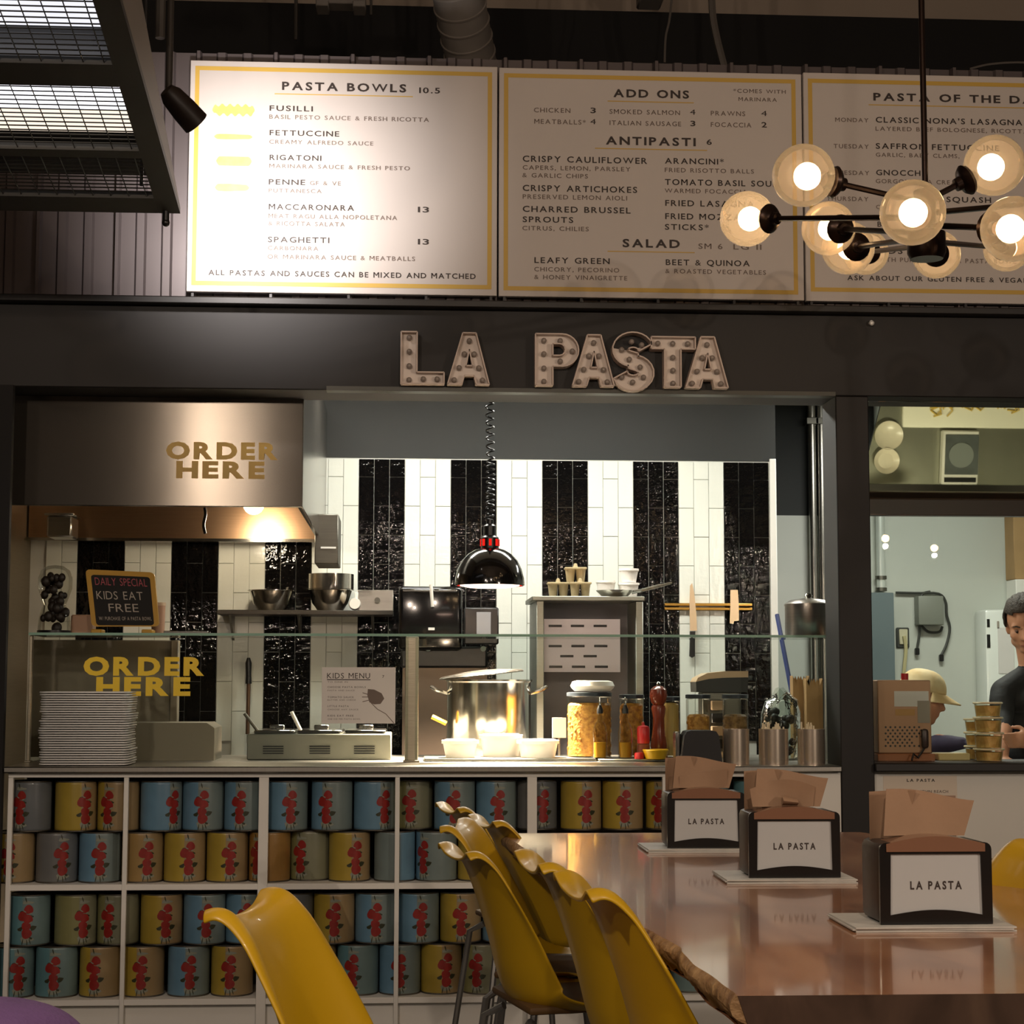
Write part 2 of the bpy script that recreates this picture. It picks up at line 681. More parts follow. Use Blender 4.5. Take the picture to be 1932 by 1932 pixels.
X675 = at(675, 1100, YT).x
i0 = int(math.floor((KX0 - X675) / TW)) + 1
i1 = int(round((xt1 - X675) / TW))
TM = {}
nt = 0
for i in range(i0, i1):
    blk = (i // 3) % 2 == 0
    j = i % 3
    short = (j != 1) if blk else (j == 1)
    first = TH * (0.31 if short else 0.81)
    z = zt1
    hs = [first]
    while z - sum(hs) > 1.12:
        hs.append(TH)
    for h in hs:
        key = (round(h, 4), blk)
        if key not in TM:
            TM[key] = tile_mesh(h, M_TBLACK if blk else M_TWHITE)
        z -= h
        o = bpy.data.objects.new('tile', TM[key])
        COL.objects.link(o)
        o.parent = wb
        o.location = (X675 + i * TW, YT, z)
        o.rotation_euler = (random.uniform(-.006, .006), 0, random.uniform(-.008, .008))
        nt += 1
print('tiles', nt)

# strip light fixtures on the kitchen ceiling
M_DIFF = emissive('lit diffuser', (255, 252, 238), 3.0)
for k, (x, y) in enumerate(((-0.2, 8.05), (1.0, 8.05), (2.75, 8.9))):
    lb = ('left', 'middle', 'right')[k]
    t = thing('ceiling_light', 'long strip light on the kitchen ceiling, %s one of three' % lb, 'light', (x, y, 3.05), 'kitchen strip lights')
    mb = MB(); mb.box(x - .52, x + .52, y - .17, y + .17, 2.985, 3.05, 0.005); mb.build('housing', M_WHITEWALL, t)
    mb = MB(); mb.box(x - .5, x + .5, y - .15, y + .15, 2.965, 2.985, 0.004); mb.build('diffuser', M_DIFF, t)

# pendants carrying the added hall fill, behind the viewer
M_SHADE = mat('black enamel shade', (20, 18, 17), 0.35)
M_PBULB = emissive('pendant bulb', (255, 214, 160), 45.0)
for k, p in enumerate(HALL_PENDANTS):
    t = thing('pendant_lamp', 'bare warm bulb pendant in the hall, %s' % ('at the left of the viewer', 'added as fill nearly overhead', 'mirrored in the right window', 'behind the viewer', 'farther right, mirrored in the right window')[k], 'lamp', p, 'hall pendants')
    mb = MB(); mb.cyl((p[0], p[1], p[2] + .1), (p[0], p[1], 5.6), .004, n=6); mb.build('cord', M_BLACKPL, t)
    mb = MB(); mb.cyl((p[0], p[1], p[2] + .005), (p[0], p[1], p[2] + .1), .022, n=12); mb.build('socket', M_BLACKPL, t)
    mb = MB(); mb.sphere((p[0], p[1], p[2] - .02), .045 if p[2] > 3 else .027, 14, 8); mb.build('bulb', M_PBULB, t)

# right-hand opening: white lower wall, dark ledge
xr0 = at(1648, 1450, YC).x
zl1, zl0 = at(1790, 1440, YC - .03).z, at(1790, 1456, YC - .03).z
mb = MB(); mb.box(xr0 - .002, XR, YC + .03, YC + .16, 0, zl0); struct('wall_lower', mb, M_WHITEWALL)
mb = MB(); mb.box(xr0, XR, YC - .03, YC + .34, zl0, zl1, .004)
o = mb.build('serving_ledge', M_DARKTRIM)
tag(o, 'dark serving ledge of the right-hand kitchen window, above the white wall', 'ledge')
ZL = zl1
# ------------------------------------------------------------------ menu boards
YB = YC + 0.075
M_BOARD = mat('menu board print', (194, 186, 180), 0.5, var=0.03, vscale=3)
M_PASTA = mat('pasta picture print', (236, 214, 110), 0.5, var=0.3, vscale=30)


def board(label, ox, oy, sc, corners, border, lines, heads, rules, pics=()):
    """corners/border in zoom pixels: x0,x1,ytop(mid),ybottom(mid)"""
    P = lambda X, Y_: (ox + X / sc, oy + Y_ / sc)
    x0, y0 = P(corners[0], corners[2]); x1, y1 = P(corners[1], corners[3])
    xa, xb, za, zb = rect(x0, y0, x1, y1, YB)
    t = thing('menu_board', label, 'menu board', ((xa + xb) / 2, YB, za), 'menu boards over the counter')
    mb = MB(); mb.box(xa + .001, xb - .001, YB, YB + .03, za, zb, .002); mb.build('panel', M_BOARD, t)
    # brackets down to the ledge
    for f in (0.02, 0.27, 0.52, 0.77, 0.98):
        xx = xa + (xb - xa) * f
        mb = MB(); mb.box(xx - .005, xx + .005, YB + .01, YB + .03, ZB1 + .028, za); mb.build('bracket', M_DARKTRIM, t)
    bx0, by0 = P(border[0], border[2]); bx1, by1 = P(border[1], border[3])
    ga, gb, gc, gd = rect(bx0, by0, bx1, by1, YB)
    w = 8.3 / ppm(YB)
    yp = YB - .0012
    mb = MB()
    for (a, b, c, d) in ((ga, gb, gd - w, gd), (ga, gb, gc, gc + w), (ga, ga + w, gc + w, gd - w), (gb - w, gb, gc + w, gd - w)):
        mb.poly([(a, yp, c), (b, yp, c), (b, yp, d), (a, yp, d)])
    mb.build('gold_border', M_GOLDINK, t)
    for nm, lst, m, bold in (('heading_lettering', heads, M_INK, .03), ('dish_lettering', [l for l in lines if l[5] == 'd'], M_INK, .017),
                             ('description_lettering', [l for l in lines if l[5] == 's'], M_INK2, .012)):
        for l in lst:
            s, X0, X1, B, C = l[:5]
            a = P(X0, B); b = P(X1, B)
            mb = MB()
            ptext(mb, s, a[0], b[0], a[1], C / sc, YB - .0015, bold, .17)
            mb.build(nm, m, t, recalc=False)
    for (X0, X1, B) in rules:
        a = P(X0, B); b = P(X1, B)
        q = rect(a[0], a[1] - .9, b[0], a[1] + .9, YB)
        mb = MB()
        mb.poly([(q[0], yp, q[2]), (q[1], yp, q[2]), (q[1], yp, q[3]), (q[0], yp, q[3])])
        mb.build('gold_rule', M_GOLDINK, t)
    for kind, X0, X1, Y0, Y1 in pics:
        a = P(X0, Y0); b = P(X1, Y1)
        q = rect(a[0], a[1], b[0], b[1], YB)
        mb = MB()
        n = 28
        up, lo = [], []
        for i in range(n + 1):
            u = i / n
            x = q[0] + (q[1] - q[0]) * u
            zm, hh = (q[2] + q[3]) / 2, (q[3] - q[2]) / 2
            e = min(1, (1 - abs(2 * u - 1)) * 6) ** .5
            if kind == 'fusilli':
                k = .75 + .25 * math.sin(u * 34)
                k2 = .75 + .25 * math.sin(u * 34 + 2)
            elif kind == 'flat':
                k = k2 = .9 + .1 * math.sin(u * 5)
            else:
                k = k2 = 1.0
            up.append((x, yp, zm + hh * k * max(e, .15)))
            lo.append((x, yp, zm - hh * k2 * max(e, .15)))
        for i in range(n):
            mb.poly([lo[i], lo[i + 1], up[i + 1], up[i]])
        mb.build('pasta_picture', M_PASTA, t)
    return t


D, S = 'd', 's'
board('white menu board headed PASTA BOWLS, brightly spotlit on its left', 340, 90, 3.116, (46, 1865, 92, 1446), (77, 1832, 126, 1408), [
    ('10.5', 1405, 1527, 268, 35, D),
    ('FUSILLI', 525, 780, 373, 33, D), ('BASIL PESTO SAUCE & FRESH RICOTTA', 523, 1462, 427, 26, S),
    ('FETTUCCINE', 525, 935, 519, 33, D), ('CREAMY ALFREDO SAUCE', 523, 1135, 570, 25, S),
    ('RIGATONI', 525, 830, 663, 33, D), ('MARINARA SAUCE & FRESH PESTO', 523, 1350, 714, 25, S),
    ('PENNE', 520, 735, 806, 33, D), ('GF & VE', 762, 945, 809, 25, S), ('PUTTANESCA', 520, 832, 853, 24, S),
    ('MACCARONARA', 520, 1022, 955, 34, D), ('13', 1397, 1462, 968, 34, D), ('MEAT RAGU ALLA NOPOLETANA', 518, 1275, 1007, 26, S),
    ('& RICOTTA SALATA', 518, 968, 1048, 26, S),
    ('SPAGHETTI', 515, 877, 1146, 34, D), ('13', 1397, 1462, 1157, 34, D), ('CARBONARA', 515, 812, 1191, 25, S),
    ('OR MARINARA SAUCE & MEATBALLS', 513, 1380, 1247, 26, S),
    ('ALL PASTAS AND SAUCES CAN BE MIXED AND MATCHED', 165, 1737, 1348, 32, D)],
    [('PASTA BOWLS', 598, 1328, 256, 51)], [(555, 1368, 280)],
    [('fusilli', 190, 437, 330, 405), ('flat', 200, 425, 508, 540), ('fat', 212, 420, 640, 695), ('flat', 205, 405, 800, 845)])

board('white menu board headed ADD ONS, ANTIPASTI and SALAD, middle of three', 930, 100, 3.167, (34, 1853, 106, 1466), (65, 1815, 140, 1431), [
    ('*COMES WITH', 1437, 1750, 240, 24, S), ('MARINARA', 1467, 1697, 289, 24, S),
    ('CHICKEN', 245, 463, 356, 29, S), ('3', 583, 615, 359, 34, D), ('SMOKED SALMON', 697, 1118, 367, 29, S), ('4', 1178, 1210, 369, 34, D),
    ('PRAWNS', 1302, 1508, 375, 29, S), ('4', 1603, 1637, 377, 34, D),
    ('MEATBALLS*', 247, 555, 425, 29, S), ('4', 582, 615, 426, 34, D), ('ITALIAN SAUSAGE', 697, 1125, 434, 29, S), ('3', 1180, 1210, 437, 34, D),
    ('FOCACCIA', 1302, 1545, 443, 29, S), ('2', 1605, 1637, 445, 34, D), ('6', 1277, 1308, 548, 34, D),
    ('CRISPY CAULIFLOWER', 178, 922, 656, 38, D), ('CAPERS, LEMON, PARSLEY', 178, 822, 702, 27, S), ('& GARLIC CHIPS', 176, 568, 746, 27, S),
    ('CRISPY ARTICHOKES', 178, 862, 830, 38, D), ('PRESERVED LEMON AIOLI', 178, 802, 876, 28, S),
    ('CHARRED BRUSSEL', 178, 823, 954, 37, D), ('SPROUTS', 178, 480, 1013, 36, D), ('CITRUS, CHILIES', 176, 573, 1062, 27, S),
    ('ARANCINI*', 1028, 1380, 664, 36, D), ('FRIED RISOTTO BALLS', 1027, 1560, 716, 27, S),
    ('TOMATO BASIL SOUP', 1028, 1700, 794, 37, D), ('WARMED FOCACCIA', 1027, 1520, 839, 27, S),
    ('FRIED LASAGNA', 1030, 1560, 918, 37, D), ('FRIED MOZZARELLA', 1030, 1680, 998, 37, D), ('STICKS*', 1028, 1290, 1058, 36, D),
    ('SM 6', 1228, 1372, 1171, 33, S), ('LG 11', 1437, 1605, 1175, 33, S),
    ('LEAFY GREEN', 248, 698, 1258, 36, D), ('CHICORY, PECORINO', 247, 755, 1308, 27, S), ('& HONEY VINAIGRETTE', 247, 803, 1355, 27, S),
    ('BEET & QUINOA', 1033, 1535, 1271, 36, D), ('& ROASTED VEGETABLES', 1030, 1632, 1320, 27, S)],
    [('ADD ONS', 720, 1172, 268, 51), ('ANTIPASTI', 675, 1212, 552, 52), ('SALAD', 775, 1117, 1163, 52)],
    [(685, 1200, 293), (610, 1280, 576), (685, 1205, 1189)])

board('white menu board headed PASTA OF THE DAY, behind the globe chandelier', 1340, 100, 3.264, (580, 2460, 140, 1540), (610, 2425, 178, 1482), [
    ('MONDAY', 770, 975, 425, 27, S), ("CLASSIC NONA'S LASAGNA", 1020, 1922, 437, 37, D), ('LAYERED BEEF BOLOGNESE, RICOTTA', 1018, 1960, 487, 27, S),
    ('TUESDAY', 760, 977, 588, 28, S), ('SAFFRON FETTUCCINE', 1020, 1780, 597, 37, D), ('GARLIC, BABY CLAMS,', 1020, 1535, 643, 26, S),
    ('WEDNESDAY', 675, 980, 750, 28, S), ('GNOCCHI', 1022, 1312, 755, 36, D), ('GORGONZOLA CREAM', 1020, 1550, 806, 27, S),
    ('THURSDAY', 716, 975, 911, 28, S), ('SQUASH', 1455, 1730, 921, 36, D), ('C', 1022, 1046, 960, 26, S),
    ('B', 1030, 1055, 1070, 34, D), ('KIDS', 1020, 1185, 1236, 38, D), ('WITH PURCHASE OF A PASTA BOWL', 1020, 1885, 1292, 29, S),
    ('ASK ABOUT OUR GLUTEN FREE & VEGAN OPTIONS', 845, 2225, 1409, 31, D)],
    [('PASTA OF THE DAY', 1005, 2075, 304, 51)], [(975, 2105, 331)])

# ------------------------------------------------------------------ marquee letters LA PASTA
M_LETTER = mat('cream letter enamel', (228, 216, 206), 0.45, var=0.05, vscale=8)
M_LETTER_RIM = mat('cream letter rim', (206, 188, 176), 0.45)
M_BULBCAP = mat('grey glass bulb', (150, 140, 132), 0.25, coat=0.5)


def arc(cx, cy, rx, ry, a0, a1, n):
    return [(cx + rx * math.cos(math.radians(a0 + (a1 - a0) * i / n)), cy + ry * math.sin(math.radians(a0 + (a1 - a0) * i / n))) for i in range(n + 1)]


def s_outline():
    # centre line of an S as stroke, unit box
    th = 0.15
    c = arc(.5, .735, .30, .19, 12, 270, 16) + arc(.5, .275, .31, .2, 88, -168, 16)
    L, R_ = [], []
    for i, p in enumerate(c):
        a = c[max(i - 1, 0)]; b = c[min(i + 1, len(c) - 1)]
        dx, dy = b[0] - a[0], b[1] - a[1]
        l = math.hypot(dx, dy) or 1
        nx, ny = -dy / l, dx / l
        L.append((p[0] + nx * th * 1.25, p[1] + ny * th))
        R_.append((p[0] - nx * th * 1.25, p[1] - ny * th))
    return L, R_


LET = {
    'L': ([[(0, 0), (1, 0), (1, .22), (.37, .22), (.37, 1), (0, 1)]], [(.19, .9), (.19, .63), (.19, .35), (.19, .08), (.52, .1), (.84, .1)]),
    'A': ([[(0, 0), (.34, 0), (.40, .17), (.64, .17), (.69, 0), (1, 0), (.68, 1), (.36, 1)], [(.44, .36), (.60, .36), (.52, .68)]],
          [(.52, .86), (.40, .6), (.64, .6), (.28, .33), (.75, .33), (.16, .09), (.84, .09)]),
    'P': ([[(0, 0), (.40, 0), (.40, .37)] + arc(.62, .685, .38, .315, -90, 90, 12) + [(0, 1)], [(.40, .58), (.40, .81)] + arc(.56, .695, .13, .115, 90, -90, 6)],
          [(.2, .88), (.2, .62), (.2, .34), (.2, .08), (.58, .88), (.86, .68), (.58, .48)]),
    'T': ([[(.3, 0), (.67, 0), (.67, .76), (1, .76), (1, 1), (0, 1), (0, .76), (.3, .76)]], [(.16, .88), (.5, .88), (.84, .88), (.5, .6), (.5, .34), (.5, .08)]),
}
LBX = [('L', 148, 360, 122, 376), ('A', 378, 582, 127, 379), ('P', 810, 1022, 132, 384), ('A', 992, 1197, 137, 387), ('S', 1187, 1393, 142, 392), ('T', 1380, 1597, 147, 392), ('A', 1550, 1757, 147, 396)]
LLAB = ['cream marquee letter L, first letter of the sign on the fascia', 'cream marquee letter A right after the L of the sign',
        'cream marquee letter P of the sign on the fascia', 'cream marquee letter A between the P and the S of the sign',
        'cream marquee letter S of the sign on the fascia', 'cream marquee letter T of the sign on the fascia', 'cream marquee letter A at the right end of the sign']
YLB = YC - .004
DEP = 0.055
for (ch, a, b, c, d), lab in zip(LBX, LLAB):
    q = rect(700 + a / 2.611, 580 + c / 2.611, 700 + b / 2.611, 580 + d / 2.611, YC - .05)
    w, h = q[1] - q[0], q[3] - q[2]
    t = thing('marquee_letter', lab, 'letter', ((q[0] + q[1]) / 2, YLB, q[2]), 'marquee letters of the shop sign')
    if ch == 'S':
        L, R_ = s_outline()
        loops = [L + R_[::-1]]
        bulbs = [(.72, .84), (.48, .9), (.24, .74), (.42, .55), (.68, .4), (.76, .2), (.5, .1), (.24, .2)]
    else:
        loops, bulbs = LET[ch]
    T = lambda p, y: Vector((q[0] + p[0] * w, y, q[2] + p[1] * h))
    # plate with hole via triangle fill
    mb = MB()
    es = []
    for lp in loops:
        vs = [mb.bm.verts.new(T(p, YLB - .022)) for p in lp]
        es += [mb.bm.edges.new((vs[i], vs[(i + 1) % len(vs)])) for i in range(len(vs))]
    bmesh.ops.triangle_fill(mb.bm, edges=es, use_beauty=True, use_dissolve=False, normal=(0, -1, 0))
    mb.build('back_plate', M_LETTER, t)
    mb = MB()
    for k, lp in enumerate(loops):
        n = len(lp)
        cx = sum(p[0] for p in lp) / n; cy = sum(p[1] for p in lp) / n
        A = [T(p, YLB) for p in lp]; B = [T(p, YLB - DEP) for p in lp]
        for i in range(n):
            j = (i + 1) % n
            e = (A[j] - A[i])
            nn = Vector((e.z, 0, -e.x))
            if nn.length < 1e-9:
                continue
            nn = nn.normalized() * .0025
            P_ = [A[i] - nn, A[j] - nn, B[j] - nn, B[i] - nn]
            Q_ = [A[i] + nn, A[j] + nn, B[j] + nn, B[i] + nn]
            va = [mb.bm.verts.new(v) for v in P_]; vb = [mb.bm.verts.new(v) for v in Q_]
            mb.bm.faces.new(va); mb.bm.faces.new(vb[::-1])
            for m in range(4):
                mb.bm.faces.new((va[m], vb[m], vb[(m + 1) % 4], va[(m + 1) % 4]))
    mb.build('rim', M_LETTER_RIM, t)
    for p in bulbs:
        v = T(p, YLB - .022)
        mb = MB(); mb.cyl(v, v + Vector((0, -.010, 0)), .0105, n=12); mb.sphere(v + Vector((0, -.016, 0)), .0105, 10, 8)
        mb.build('bulb', M_BULBCAP, t)
# ------------------------------------------------------------------ counter: shelf units, worktop
ZS2 = at(600, 1667, YC).z      # top of the middle shelf
ZS1 = at(600, 1883, YC).z      # top of the lower shelf
ZSU = 1.052                    # underside of the worktop
TB = 0.022
M_SHELFBACK = mat('dark shelf backing', (38, 34, 30), 0.7)
UX = [at(p, 1600, YC).x for p in (12, 496, 1004, 1508)]
MIDX = [at(p, 1600, YC).x for p in (235.5, 749, 1255)]
t = thing('shelf_unit', 'long white open shelf unit under the counter, filled with tomato cans', 'shelf', ((UX[0] + UX[3]) / 2, YC + .17, 0))
for x, w in ((UX[0] + .009, .018), (MIDX[0], .017), (UX[1], .036), (MIDX[1], .017), (UX[2], .036), (MIDX[2], .017), (UX[3] - .009, .018)):
    mb = MB(); mb.box(x - w / 2, x + w / 2, YC, YC + .02, 0.0, ZSU - .018, .0015); mb.build('upright', M_WHITE, t)
mb = MB(); mb.box(UX[0], UX[3], YC - .001, YC + .34, ZSU - .018, ZSU, .0015); mb.build('top_board', M_WHITE, t)
for z in (ZS1, ZS2):
    mb = MB(); mb.box(UX[0], UX[3], YC + .002, YC + .33, z - TB, z, .0015); mb.build('shelf_board', M_WHITE, t)
mb = MB(); mb.box(UX[0], UX[3], YC + .33, YC + .338, ZS1, ZSU - .018); mb.build('back_panel', M_SHELFBACK, t)
xs_ = [UX[0], MIDX[0], UX[1], MIDX[1], UX[2], MIDX[2], UX[3]]
for a_, b_ in zip(xs_[:-1], xs_[1:]):
    mb = MB(); mb.box(a_ + .001, b_ - .001, YC + .03, YC + .045, .0, ZS1 - TB - .001); mb.build('base_panel', M_WHITE, t)
# end panel of the counter
mb = MB(); mb.box(UX[3] + .001, at(1590, 1600, YC).x - .004, YC - .004, YC + .6, 0, ZSU, .003)
tag(mb.build('counter_end_panel', M_WHITE), 'plain white end panel of the counter beside the black pier', 'panel')
# worktop
M_TOP = steel('worktop steel', (168, 164, 156), 0.35, stretch=(40, 1, 1), var=.08)
mb = MB(); mb.box(lx + .002, at(1588, 1450, YC).x - .006, YC - .035, YC + 1.06, ZSU + .0005, ZC, .004)
tag(mb.build('worktop', M_TOP), 'long steel worktop running over the can shelves', 'worktop')
# kitchen side of the counter
mb = MB(); mb.box(lx + .01, UX[3] - .01, YC + .36, YC + 1.04, 0.0, ZSU - .001)
tag(mb.build('cupboard', M_STEEL_D), 'steel cupboard behind the can shelves, kitchen side', 'cupboard')

# ------------------------------------------------------------------ tomato cans
CR, CH = 0.0768, 0.185
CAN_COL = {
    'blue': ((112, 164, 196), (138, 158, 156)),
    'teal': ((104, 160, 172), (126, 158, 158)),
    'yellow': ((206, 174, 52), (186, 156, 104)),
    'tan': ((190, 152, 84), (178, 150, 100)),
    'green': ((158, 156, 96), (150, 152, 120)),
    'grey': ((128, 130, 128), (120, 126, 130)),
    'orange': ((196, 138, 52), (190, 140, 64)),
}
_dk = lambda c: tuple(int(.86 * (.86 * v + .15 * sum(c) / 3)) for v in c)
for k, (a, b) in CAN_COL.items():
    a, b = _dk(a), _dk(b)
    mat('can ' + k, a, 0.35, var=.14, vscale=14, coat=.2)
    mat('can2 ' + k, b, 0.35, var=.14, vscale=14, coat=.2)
M_RED = mat('tomato red print', (150, 40, 34), 0.35, var=.3, vscale=40, coat=.2)
M_LEAF = mat('leaf print', (52, 54, 34), 0.35, coat=.2)
M_PALE = mat('pale print', (138, 142, 128), 0.35, coat=.2)
M_TIN = mat('tin rim', (120, 116, 108), 0.35, metal=.9)
CAN_ME = {}


def can_meshes(kind):
    if kind in CAN_ME:
        return CAN_ME[kind]
    n = 36
    mb = MB()
    prof = [(CR - .003, .003), (CR - .0005, .005), (CR, .012), (CR, CH - .012), (CR - .0005, CH - .005), (CR - .003, CH - .003)]
    rings = mb.lathe(prof, n=n)
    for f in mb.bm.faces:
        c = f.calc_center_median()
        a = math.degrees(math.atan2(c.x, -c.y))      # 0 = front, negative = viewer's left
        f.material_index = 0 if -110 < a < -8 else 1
    bmesh.ops.recalc_face_normals(mb.bm, faces=mb.bm.faces[:])
    body = bpy.data.meshes.new('can_body'); mb.bm.to_mesh(body); mb.bm.free()
    body.materials.append(MATS['can ' + kind]); body.materials.append(MATS['can2 ' + kind])
    CAN_ME[kind] = body
    return body


def shared_mesh(name, mb, mats):
    bmesh.ops.recalc_face_normals(mb.bm, faces=mb.bm.faces[:])
    me = bpy.data.meshes.new(name); mb.bm.to_mesh(me); mb.bm.free(); me.set_sharp_from_angle(angle=math.radians(38))
    for m in mats:
        me.materials.append(m)
    return me


mb = MB()
for zz, s_ in ((0.0, 1), (CH, -1)):
    mb.lathe([(CR - .012, zz + s_ * .004), (CR - .004, zz + s_ * .0035), (CR - .002, zz), (CR + .0006, zz + s_ * .001), (CR + .0006, zz + s_ * .004), (CR - .001, zz + s_ * .006)], n=36)
for zz in (.004, CH - .004):
    vs = [mb.bm.verts.new(((CR - .012) * math.cos(2 * PI * i / 36), (CR - .012) * math.sin(2 * PI * i / 36), zz)) for i in range(36)]
    mb.bm.faces.new(vs)
RIM_ME = shared_mesh('rims', mb, [M_TIN])


def cyl_pt(x, z, lift):
    a = x / CR
    return Vector(((CR + lift) * math.sin(a), -(CR + lift) * math.cos(a), z))


def blob(mb, x, z, rx, rz, lift, mi, n=14, wob=0.06, rot=0.0):
    rings = 3 if rx > .02 else 2
    prev = None
    c = mb.bm.verts.new(cyl_pt(x, z, lift))
    for q in range(1, rings + 1):
        vs = []
        for i in range(n):
            a = 2 * PI * i / n
            k = (1 + wob * math.sin(3 * a + x * 300)) * q / rings
            u, v = rx * k * math.cos(a), rz * k * math.sin(a)
            vs.append(mb.bm.verts.new(cyl_pt(x + u * math.cos(rot) - v * math.sin(rot), z + u * math.sin(rot) + v * math.cos(rot), lift)))
        for i in range(n):
            j = (i + 1) % n
            f = mb.bm.faces.new((c, vs[i], vs[j]) if prev is None else (prev[i], vs[i], vs[j], prev[j]))
            f.material_index = mi; f.smooth = True
        prev = vs


mb = MB()
blob(mb, .004, .024, .024, .010, .0007, 2, wob=.2)
blob(mb, .006, .158, .020, .006, .0007, 2, wob=.2)
for (x, z, rx, rz, rot) in ((-.020, .062, .011, .007, .5), (.027, .066, .012, .009, .4), (-.014, .122, .010, .006, .6), (.018, .030, .008, .004, -.5), (.022, .108, .007, .004, -.4)):
    blob(mb, x, z, rx, rz, .0007, 1, 8, .2, rot)
for (x, z, rx, rz, rot) in ((.0, .168, .0022, .010, .25), (-.010, .016, .0018, .012, -.2), (.006, .014, .0018, .012, .1), (.016, .018, .0018, .010, .3)):
    blob(mb, x, z, rx, rz, .0007, 1, 8, .1, rot)
for (x, z, r_) in ((.010, .133, .0165), (-.011, .108, .0175), (.009, .098, .0165), (.002, .072, .0165), (.004, .046, .0185)):
    blob(mb, x, z, r_, r_, .0011 + z * .004, 0)
for (x, z, rot) in ((.016, .118, .4), (-.004, .126, -.5), (.018, .086, .5)):
    blob(mb, x, z, .007, .002, .0021, 2, 8, .1, rot)
ART_ME = shared_mesh('tomato_print', mb, [M_RED, M_LEAF, M_PALE])

YCAN = YC + .035 + CR
BAYS = ['leftmost cubby', 'second cubby', 'third cubby', 'fourth cubby', 'fifth cubby', 'rightmost cubby']
CANS = []   # (x0,x1,row,kind,art px or None)
def C(row, bay, lst):
    for i, (x0, x1, kind, art) in enumerate(lst):
        CANS.append((row, bay, i, x0, x1, kind, art))
C(1, 0, [(17, 95, 'grey', 37), (103, 180, 'yellow', 160), (183, 261, 'yellow', 202)])
C(2, 0, [(-14, 62, 'yellow', 16), (68, 144, 'grey', 117), (148, 226, 'blue', 188)])
C(3, 0, [(14, 92, 'teal', 50), (102, 180, 'green', 156), (182, 260, 'green', 203)])
C(4, 0, [(-16, 61, 'teal', 34), (66, 145, 'teal', 101), (150, 227, 'yellow', 177)])
C(1, 1, [(265, 341, 'blue', 326), (344, 420, 'blue', 381), (423, 500, 'blue', 451)])
C(2, 1, [(229, 306, 'tan', 277), (309, 386, 'yellow', 355), (389, 467, 'yellow', 433), (469, 547, 'orange', 482)])
C(3, 1, [(264, 343, 'yellow', 312), (346, 423, 'blue', 388), (425, 502, 'blue', 462)])
C(4, 1, [(230, 308, 'yellow', 265), (316, 394, 'blue', 357), (398, 476, 'yellow', 432)])
C(1, 2, [(502, 580, 'blue', 547), (588, 664, 'blue', 614), (668, 744, 'blue', 724)])
C(2, 2, [(549, 618, 'green', 565), (620, 698, 'yellow', 670), (706, 783, 'blue', None)])
C(3, 2, [(512, 590, 'grey', 533), (592, 668, 'yellow', 629), (671, 747, 'blue', 707)])
C(4, 2, [(556, 633, 'tan', 597), (637, 713, 'teal', 663), (716, 793, 'blue', 752)])
C(1, 3, [(740, 817, 'green', 772), (821, 895, 'blue', 855), (899, 975, 'blue', 939)])
C(2, 3, [(786, 861, 'blue', 797), (864, 941, 'yellow', 905)])
C(3, 3, [(752, 827, 'blue', 793), (831, 908, 'yellow', 868), (911, 988, 'blue', 950)])
C(4, 3, [(795, 871, 'yellow', 840), (874, 950, 'green', 897)])
C(1, 4, [(975, 1053, 'grey', 1023), (1059, 1135, 'yellow', 1104), (1138, 1214, 'yellow', 1176), (1220, 1297, 'yellow', 1240)])
C(3, 4, [(1010, 1087, 'blue', 1048), (1090, 1167, 'yellow', 1128), (1170, 1247, 'blue', 1205)])
C(4, 4, [(1020, 1097, 'yellow', 1058), (1100, 1177, 'blue', 1138), (1180, 1257, 'grey', 1232)])
C(1, 5, [(1300, 1377, 'blue', 1338), (1386, 1463, 'teal', 1417)])
C(4, 5, [(1266, 1343, 'teal', None), (1346, 1423, 'yellow', 1384)])
RZ = {1: ZS2 + CH + .002, 2: ZS2 + .0005, 3: ZS1 + CH + .002, 4: ZS1 + .0005}
RN = {1: 'upper row, upper %s', 2: 'lower row, upper %s', 3: 'upper row, lower %s', 4: 'lower row, lower %s'}
ORD = ['first', 'second', 'third', 'fourth']
from collections import defaultdict
rows_ = defaultdict(list)
for c in CANS:
    rows_[c[0]].append(c)
for row, lst in rows_.items():
    pyc = {1: 1525, 2: 1618, 3: 1738, 4: 1830}[row]
    xs = [at((c[3] + c[4]) / 2, pyc, YCAN - CR * .3).x for c in lst]
    need = 2 * CR + .0015
    py_ = YCAN
    for i, c in enumerate(lst):
        x, y = xs[i], YCAN
        if i:
            dx = x - px_
            if dx < need:
                back = math.sqrt(need * need - dx * dx)
                y = py_ + back if py_ < YCAN + .03 else max(YCAN, py_ - back)
                if (x - px_) ** 2 + (y - py_) ** 2 < need * need * .98:
                    x = px_ + math.sqrt(max(need * need - (y - py_) ** 2, 0))
        px_, py_ = x, y
        row, bay, i_, x0, x1, kind, art = c
        lab = '%s tin can%s, %s from left, %s' % (kind, ' with tomatoes' if art else ' without tomatoes', ORD[i_], RN[row] % BAYS[bay])
        t = thing('tomato_can', lab, 'can', (x, y, RZ[row]), 'tomato cans in the counter shelves')
        if art:
            pc = at(art, pyc, y - CR * .8).x - x
            th = math.asin(max(-.97, min(.97, pc / CR)))
        else:
            th = 2.2
        for me, nm in ((can_meshes(kind), 'can_body'), (RIM_ME, 'rim'), (ART_ME, 'tomato_print')):
            o = bpy.data.objects.new(nm, me); COL.objects.link(o); o.parent = t
            o.rotation_euler = (0, 0, th)

